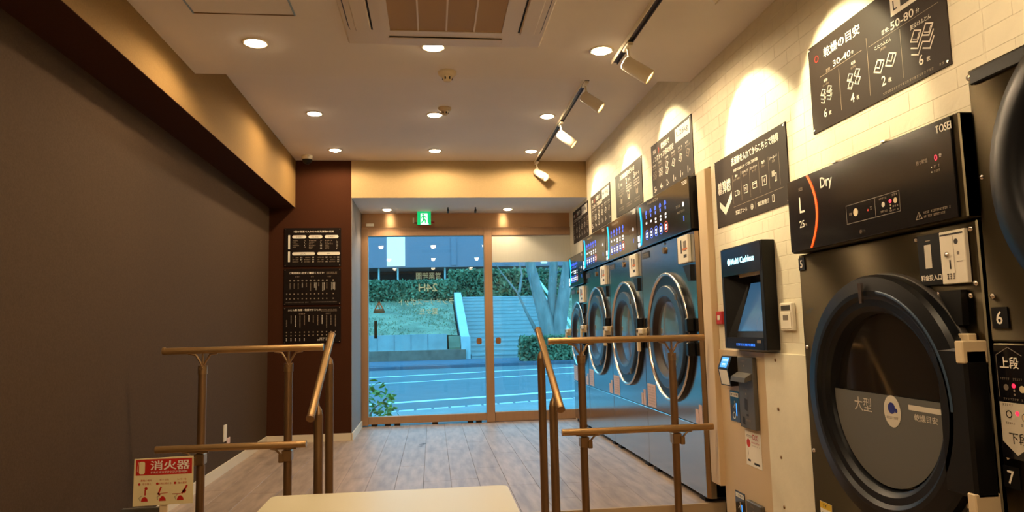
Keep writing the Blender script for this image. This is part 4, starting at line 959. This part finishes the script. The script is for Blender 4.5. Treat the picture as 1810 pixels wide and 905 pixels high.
# ------------------------------------------------------------------ handrails
def fork(par, x, y, ztop, zrail, nm='bracket'):
    """Y shaped bracket carrying a rail along X"""
    m = MB(); m.tube([(x, y, ztop-.03), (x, y, ztop+.012)], .023, 14)
    for s_ in (-1, 1): m.tube([(x, y, ztop+.005), (x+s_*.012, y, ztop+.028), (x+s_*.035, y, zrail-.024), (x+s_*.07, y, zrail-.017)], .0055, 8)
    m.tube([(x, y, ztop+.01), (x, y, zrail-.017)], .006, 8)
    m.tube([(x, y-.022, ztop-.002), (x, y-.029, ztop-.002)], .009, 10)
    m.build(nm, MATS['bracket_metal'], par)
def guard(x0, x1, posts, zr, zl, xl0, xl1, yp, label, sgn):
    t = thing('guard_rail', label, 'handrail', ((x0+x1)/2, yp, LOW))
    MB().tube([(x0, yp, zr+.002*sgn), (x1, yp, zr)], .0175, 18).build('top_rail', MATS['rail_metal'], t)
    MB().tube([(xl0, yp-.045, zl), (xl1, yp-.045, zl)], .0175, 18).build('lower_rail', MATS['rail_metal'], t)
    for x in (x0, x1): MB().tube([(x-.006, yp, zr), (x+.006, yp, zr)], .0185, 18).build('end_cap', MATS['rail_metal'], t)
    for x in posts:
        MB().tube([(x, yp, LOW), (x, yp, zr-.10)], .0205, 18).build('post', MATS['post_metal'], t)
        fork(t, x, yp, zr-.09, zr)
        m = MB().box(x-.024, x+.024, yp-.034, yp+.022, zl-.085, zl-.03, .004)
        m.tube([(x+.03*sgn, yp-.034, zl-.07), (x+.03*sgn, yp-.04, zl-.045), (x+.05*sgn, yp-.045, zl-.022), (x+.075*sgn, yp-.045, zl-.017)], .0055, 8); m.box(x+.014*sgn, x+.038*sgn, yp-.045, yp-.02, zl-.088, zl-.045, .003)
        m.box(x-.05, x+.05, yp-.05, yp-.04, zl-.022, zl-.016); m.build('clamp', MATS['bracket_metal'], t)
        MB().cyl((x, yp, LOW), (0, 0, 1), .045, .012, 20).build('base_plate', MATS['post_metal'], t)
guard(-1.349, -.569, (-1.16, -.738), .927, .447, -1.36, -.64, 3.75, 'two-tier bronze guard rail on two posts along the left wall side', -1)
guard(.615, 1.47, (.788, 1.291), .926, .452, .663, 1.485, 3.75, 'two-tier bronze guard rail on two posts in front of the washers', 1)
def stair_rail(x, xp, ztop, label):
    t = thing('stair_handrail', label, 'handrail', (x, 3.55, LOW))
    a, b = Vector((x+(.008 if x < 0 else -.008), 3.80, .985)), Vector((x-(.010 if x < 0 else -.010), 3.28, .625))
    MB().tube([a, b], .0175, 18).build('rail', MATS['rail_metal'], t)
    d = (b-a).normalized(); MB().tube([b-d*.002, b+d*.010], .0195, 18).build('end_cap', MATS['post_metal'], t); MB().tube([a+d*.002, a-d*.010], .0185, 18).build('end_cap', MATS['post_metal'], t)
    for y, zb, xs in ((3.70, LOW, x), (3.39, LOW, x)):
        zr = a.z+(y-a.y)/(b.y-a.y)*(b.z-a.z); xo = x+(xp if y > 3.5 else xp*.55)
        MB().tube([(xo, y, zb), (xo, y, zr-.075)], .0205, 18).build('post', MATS['post_metal'], t)
        m = MB(); m.tube([(xo, y, zr-.08), (xo, y, zr-.055), (xo+(x-xo)*.5, y, zr-.04), (x, y, zr-.016)], [.02, .016, .009, .008], 12); m.build('bracket', MATS['bracket_metal'], t)
        MB().cyl((xo, y, zb), (0, 0, 1), .045, .012, 20).build('base_plate', MATS['post_metal'], t)
stair_rail(-.538, .012, 0, 'sloping bronze handrail beside the step, left of the walkway')
stair_rail(.575, -.012, 0, 'sloping bronze handrail beside the step, right of the walkway')

# ------------------------------------------------------------------ table, extinguisher stand, switch
tb = thing('table', 'cream rectangular table top in front of the step', 'table', (-.18, 2.25, LOW))
def rrect(x0, x1, y0, y1, z, r=.03, n=6):
    pts = []
    for cx_, cy_, a in ((x1-r, y0+r, -PI/2), (x1-r, y1-r, 0), (x0+r, y1-r, PI/2), (x0+r, y0+r, PI)):
        for i in range(n+1): t = a+PI/2*i/n; pts.append((cx_+r*math.cos(t), cy_+r*math.sin(t), z))
    return pts
MB().prism(list(reversed(rrect(-.662, .304, 1.45, 3.055, .34))), (0, 0, -.004)).build('tabletop', MATS['table_top'], tb); MB().prism(list(reversed(rrect(-.660, .302, 1.452, 3.053, .3355))), (0, 0, -.026)).build('edge_band', MATS['table_edge'], tb)
for x in (-.58, .22):
    for y in (1.53, 2.97): MB().tube([(x, y, LOW), (x, y, .3095)], .022, 14).build('leg', MATS['post_metal'], tb)
fs_ = thing('extinguisher_stand', 'grey extinguisher stand with red and cream fire extinguisher sign on a post', 'sign stand', (-1.07, 3.02, LOW))
m = MB(); m.box(-1.24, -.92, 2.93, 3.11, LOW, LOW+.02, .003); m.build('base', MATS['grey_unit'], fs_)
box(-1.24, -1.09, 3.04, 3.055, LOW+.02, .322, .003).build('back_plate', MATS['grey_unit'], fs_)
box(-1.085, -1.055, 3.01, 3.025, LOW+.02, .345, .002).build('post', MATS['off_white'], fs_)
sp = MB().prism([(-1.183, 3.008, .337), (-.956, 3.008, .340), (-.958, 3.008, .523), (-1.181, 3.008, .519)], (0, -.004, 0)).build('sign_plate', MATS['sign_cream'], fs_)
pr = Print((-1.183, 3.004, .338), (1, 0, 0), (0, 0, 1), (0, -1, 0))
pr.rect('sign_red', .008, .221, .117, .178); pr.text('print_white', '消火器', .138, .154, .037, .15, bold=.02, k=2); pr.text('print_white', 'FIRE EXTINGUISHER', .136, .127, .008, .14, k=2, bold=0)
pr.pill('sign_cream', .021, .043, .122, .170, 2, r=.007); pr.line('sign_cream', [(.020, .168), (.016, .15), (.015, .132)], .002, 2)
for u, (a_, b_) in ((.045, ('黄色い栓を', '引き抜く')), (.113, ('ホースを', '火元に向ける')), (.180, ('レバーを', '強く握る'))):
    pr.text('sign_red', a_, u+.004, .097, .008, k=1, bold=0); pr.text('sign_red', b_, u+.006, .083, .008, k=1, bold=0); pr.disc('sign_red', u-.022, .083, .005, 1, 10)
    pr.poly('sign_red', [(u-.014, .016), (u+.012, .016), (u+.010, .026), (u+.002, .034), (u-.004, .034), (u-.012, .026)], 1); pr.line('print_grey', [(u-.018, .02), (u-.022, .03), (u-.012, .038)], .0015, 1)
pr.disc('sign_red', .049, .066, .006, 1, 10); pr.line('sign_red', [(.046, .058), (.046, .042)], .005, 1); pr.line('sign_red', [(.105, .068), (.096, .044), (.100, .040)], .006, 1); pr.line('sign_red', [(.100, .044), (.13, .047)], .002, 1); pr.line('sign_red', [(.202, .070), (.194, .054), (.186, .044)], .007, 1); pr.line('sign_red', [(.150, .041), (.180, .041)], .002, 1); pr.poly('sign_red', [(.19, .058), (.202, .052), (.196, .042), (.184, .046)], 1); pr.build(sp)
sw = thing('wall_socket', 'small white socket plate low on the dark left wall', 'socket', (-L, 5.46, .28)); box(-L+.0003, -L+.010, 5.43, 5.50, .225, .345, .003).build('plate', MATS['white_plastic'], sw)
box(-L+.0003, -L+.006, 5.525, 5.60, .195, .24, .002).build('tag', MATS['sticker_pink'], sw)
mk = Print((.0, 6.4, 0), (1, 0, 0), (0, 1, 0), (0, 0, 1)); mk.poly('print_ink', [(-.14, .0), (-.09, -.01), (-.07, .03), (-.10, .035)]); mk.poly('print_ink', [(-.15, -.10), (-.11, -.11), (-.10, -.07)]); mk.build(flo, {'print_ink': 'scuff_mark'})
# ------------------------------------------------------------------ street outside
GZ = -.15; SL = .35
def strip(y0, y1, z0, z1, x0=-40, x1=40): return [(x0, y0+SL*x0, z1), (x1, y0+SL*x1, z1), (x1, y1+SL*x1, z1), (x0, y1+SL*x0, z1)], (0, 0, z0-z1)
def slab(name, y0, y1, z0, z1, m, x0=-40, x1=40, parent=None):
    p, v = strip(y0, y1, z0, z1, x0, x1); mb = MB().prism(list(reversed(p)), v)
    return mb.build(name, MATS[m], parent)
o = MB().prism([(-14, D_+.16, -.11), (-12, 10.2+SL*-12, -.11), (8, 10.2+SL*8, -.11), (10, D_+.16, -.11)], (0, 0, -.1)).build('pavement', MATS['pavement']); o['kind'] = 'structure'
rd = MB().prism(list(reversed([(-40, 10.2-14, GZ), (40, 10.2+14, GZ), (40, 21.5+4.8, GZ), (-40, 21.5-4.8, GZ)])), (0, 0, -.15)).build('road', MATS['asphalt']); rd['kind'] = 'structure'
for y0, y1 in ((11.75, 11.95), (16.3, 16.42), (18.6, 18.78)): slab('line_marking', y0, y1, GZ, GZ+.004, 'road_paint', parent=rd)
for i in range(60):
    x0 = -3+i*.25*1.0
    if x0 > 5: break
    slab('gutter_grating', 10.35, 10.62, GZ, GZ+.012, 'concrete_pale', x0, x0+.21, rd)
slab('gutter_edge', 10.2, 10.28, GZ, GZ+.010, 'concrete_pale', -3, 5, rd)
SL = .12
o = slab('kerb', 21.5, 21.9, -.3, GZ+.09, 'kerb_dark'); o['kind'] = 'structure'
o = slab('pavement_far', 21.9, 40, -.3, -.05, 'kerb_dark', -40, 40); o['kind'] = 'structure'
# planter walls and lawn bank left of the stairs
pw2 = thing('retaining_wall', 'low pale retaining wall with a brown base below the lawn', 'wall', (-5, 26, -.02))
box(-14, 1.15, 25.2, 25.7, -.05, .30).build('base_course', MATS['soil_wall'], pw2); box(-14, .5, 25.75, 26.3, .0, .86).build('wall_face', MATS['concrete'], pw2); box(-14, .55, 25.68, 26.0, .20, .30).build('ledge', MATS['concrete_pale'], pw2)
MB().prism([(.56, 25.72, -.02), (.56, 26.27, -.02), (.56, 26.27, .78), (.56, 25.72, .36)], (.42, 0, 0)).build('turf_edge', MATS['lawn'], pw2)
for i in range(24): box(-14+i*.6, -13.985+i*.6, 25.74, 25.752, .3, .86).build('joint', MATS['kerb_dark'], pw2)
def bank(name, x0, x1, ya, yb, za, zb, label):
    nx, ny = 26, 14; m = MB(); vs = []
    for j in range(ny+1):
        for i in range(nx+1):
            x, y = x0+(x1-x0)*i/nx, ya+(yb-ya)*j/ny; vs.append((x, y, za+(zb-za)*j/ny+.05*math.sin(x*1.7+y)+.03*random.uniform(-1, 1)))
    m.add(vs, [(j*(nx+1)+i, j*(nx+1)+i+1, (j+1)*(nx+1)+i+1, (j+1)*(nx+1)+i) for j in range(ny) for i in range(nx)], True)
    t = thing('lawn_bank', label, 'lawn', ((x0+x1)/2, ya, za)); m.build('turf', MATS['lawn'], t)
    b = MB()
    for _ in range(7000):
        u, v = random.random(), random.random(); x, y = x0+(x1-x0)*u, ya+(yb-ya)*v; z = za+(zb-za)*v; a = random.uniform(0, PI); h = random.uniform(.03, .09); dx, dy_ = math.cos(a)*.03, math.sin(a)*.03
        b.add([(x-dx, y-dy_, z), (x+dx, y+dy_, z), (x+random.uniform(-.06, .06), y, z+h)], [(0, 1, 2)])
    stuff(b.build('grass_blades', MATS['blade'], t))
bank('lawn_left', -14, .90, 26.36, 33.36, .80, 2.36, 'sloping lawn left of the concrete stairs')
bank('lawn_right', 5.36, 16, 25.4, 33.36, .0, 2.36, 'sloping lawn right of the concrete stairs')
sc = thing('concrete_stairs', 'wide pale concrete stairs climbing the bank across the road', 'stairs', (3, 25, -.02))
for i in range(16):
    box(1.35, 4.85, 25.4+i*.5, 33.38, -.05+i*.16, .05+i*.16).build('riser', MATS['riser'], sc); box(1.35, 4.85, 25.37+i*.5, 33.38, .05+i*.16, .11+i*.16).build('tread', MATS['concrete'], sc)
for x0, x1, lab in ((1.0, 1.32, 0), (4.9, 5.2, 1)):
    m = MB().prism([(x0, 25.3, -.05), (x0, 25.3, .75), (x0, 26.2, .78), (x0, 33.2, 2.74), (x0, 33.38, 2.74), (x0, 33.38, -.05)], (x1-x0, 0, 0)); m.build('cheek_wall', MATS['concrete_pale'], sc)
MB().tube([(5.05, 25.2, 1.0), (5.05, 33.3, 3.25)], .06, 8).build('stair_rail', MATS['rail_white'], sc)
def hedge(x0, x1, y0, y1, z0, z1, label, n, leaf=.11):
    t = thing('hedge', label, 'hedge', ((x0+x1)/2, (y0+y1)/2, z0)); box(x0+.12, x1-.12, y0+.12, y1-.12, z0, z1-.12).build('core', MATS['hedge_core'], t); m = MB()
    for _ in range(n):
        s_ = random.random()
        x, y, z = random.uniform(x0, x1), y0+random.uniform(-.05, .14), random.uniform(z0, z1)
        if s_ < .28: y = random.uniform(y0, y1); z = z1+random.uniform(-.14, .07)
        elif s_ < .36: x = random.choice((x0, x1))+random.uniform(-.05, .05); y = random.uniform(y0, y1)
        a = Vector((random.gauss(0, 1), random.gauss(0, 1), random.gauss(0, 1))).normalized(); b = a.cross(Vector((random.gauss(0, 1), random.gauss(0, 1), random.gauss(0, 1)))).normalized(); c = Vector((x, y, z)); s2 = leaf*random.uniform(.6, 1.3)
        m.add([c-a*s2, c+b*s2*.5, c+a*s2, c-b*s2*.5], [(0, 1, 2, 3)])
    stuff(m.build('foliage', MATS['hedge_leaf'], t))
hedge(-14, 1.05, 33.5, 34.7, 2.38, 3.34, 'long clipped hedge on top of the lawn, left of the stairs', 9000)
hedge(.9, 9.5, 36.5, 37.6, 2.38, 4.05, 'clipped hedge behind the top of the concrete stairs', 6500)
hedge(2.80, 4.55, 22.55, 23.0, -.05, .66, 'low boxy shrub at the foot of the tree by the kerb', 3000, .08)
tr = thing('street_tree', 'bare multi-stemmed tree with pale grey trunks by the stairs', 'tree', (3.9, 23.5, -.05))
def stem(pts, rs, dy_=0): MB().tube([(a, 23.5+dy_, b) for a, b in pts], rs, 14).build('trunk', MATS['bark'], tr)
stem([(3.95, -.12), (3.9, .25), (3.88, .85), (3.72, 1.5), (3.52, 2.2), (3.32, 3.0), (3.1, 4.2), (2.8, 6.0)], [.40, .32, .29, .24, .20, .17, .14, .08])
stem([(4.0, .2), (3.98, .9), (4.0, 1.6), (4.05, 2.3), (4.12, 3.2), (4.15, 4.6), (4.3, 6.2)], [.24, .20, .17, .15, .14, .12, .06], .12)
stem([(4.1, -.12), (4.15, .6), (4.25, 1.3), (4.4, 2.1), (4.58, 3.1), (4.7, 4.3), (5.0, 6.0)], [.30, .26, .23, .21, .19, .16, .08], -.1)
stem([(3.78, .3), (3.45, .9), (3.15, 1.5), (2.85, 2.2), (2.3, 2.9), (2.0, 3.4)], [.10, .07, .05, .035, .02, .012], .1)
for p in ([(3.3, 3.0), (2.9, 3.7), (2.3, 4.3)], [(4.6, 3.1), (5.1, 3.8), (5.5, 4.8)], [(2.9, 2.2), (3.0, 2.8), (2.9, 3.3)]): MB().tube([(a, 23.5, b) for a, b in p], [.05, .035, .015], 8).build('branch', MATS['bark'], tr)
# building across the road
bd = thing('building', 'long blue clad building with open dark ground level behind the hedge', 'building', (0, 46, 3))
box(-22, 9, 45, 52, 5.0, 9.5).build('clad_wall', MATS['blue_wall'], bd)
box(-22, 9, 48, 50, 2.37, 5.0).build('recess_wall', MATS['recess'], bd)
for x in (-3.4, -2.2, -8, -12, .8, 5.3): MB().tube([(x, 45.4, 2.37), (x, 45.4, 5.0)], .06, 8).build('post', MATS['concrete_pale'], bd)
box(-2.85, -1.72, 44.9, 44.99, 5.08, 8.6).build('sign_sky_panel', MATS['sign_sky_glow'], bd); box(7.0, 7.4, 44.9, 44.99, 5.15, 6.6).build('sign_sky_panel', MATS['sign_sky_glow'], bd)  # second, narrow panel: glowing stand-in added for a gap of bright sky
for x in (-14, -9.5, 1.2, 4.6): box(x, x+.35, 44.94, 44.999, 5.1, 9.4).build('wall_rib', MATS['blue_wall'], bd)
o = box(-60, 60, 33.39, 80, -.4, 2.36).build('terrain', MATS['lawn']); o['kind'] = 'structure'
# leafy shrub just outside the door
sh = thing('door_shrub', 'leafy green shrub in the lower corner just outside the sliding door', 'shrub', (-.85, 8.75, -.11))
random.seed(11); lm = None
MB().tube([(-.85, 8.75, -.11), (-.86, 8.76, .15), (-.9, 8.74, .36)], [.02, .014, .006], 8).build('stem', MATS['bark'], sh); MB().tube([(-.84, 8.75, -.1), (-.7, 8.7, .1), (-.55, 8.66, .2)], [.014, .01, .005], 8).build('stem', MATS['bark'], sh)
for i in range(300):
    a, b = random.uniform(0, 2*PI), math.acos(random.uniform(-.6, 1)); rr = random.uniform(.55, 1.0)
    c = Vector((-.80+.40*rr*math.sin(b)*math.cos(a), 8.75+.36*rr*math.sin(b)*math.sin(a), .07+.36*rr*math.cos(b)))
    if lm is None:
        m = MB(); s_ = .044; m.add([(0, -s_, 0), (s_*.42, -s_*.2, .004), (s_*.3, s_*.5, .002), (0, s_, -.004), (-s_*.3, s_*.5, .002), (-s_*.42, -s_*.2, .004), (0, 0, -.003)], [(0, 1, 6), (1, 2, 6), (2, 3, 6), (3, 4, 6), (4, 5, 6), (5, 0, 6)]); lm = m.mesh('leaf', MATS['shrub_leaf'])
    o = bpy.data.objects.new('leaf', lm); COL.objects.link(o); o.parent = sh; o.location = c-sh.location; o.rotation_euler = (random.uniform(-1, 1), random.uniform(-1, 1), random.uniform(0, 6.28)); k = random.uniform(.8, 1.4); o.scale = (k, k, k)

bpy.data.objects.remove(_fo); bpy.data.curves.remove(_fc)
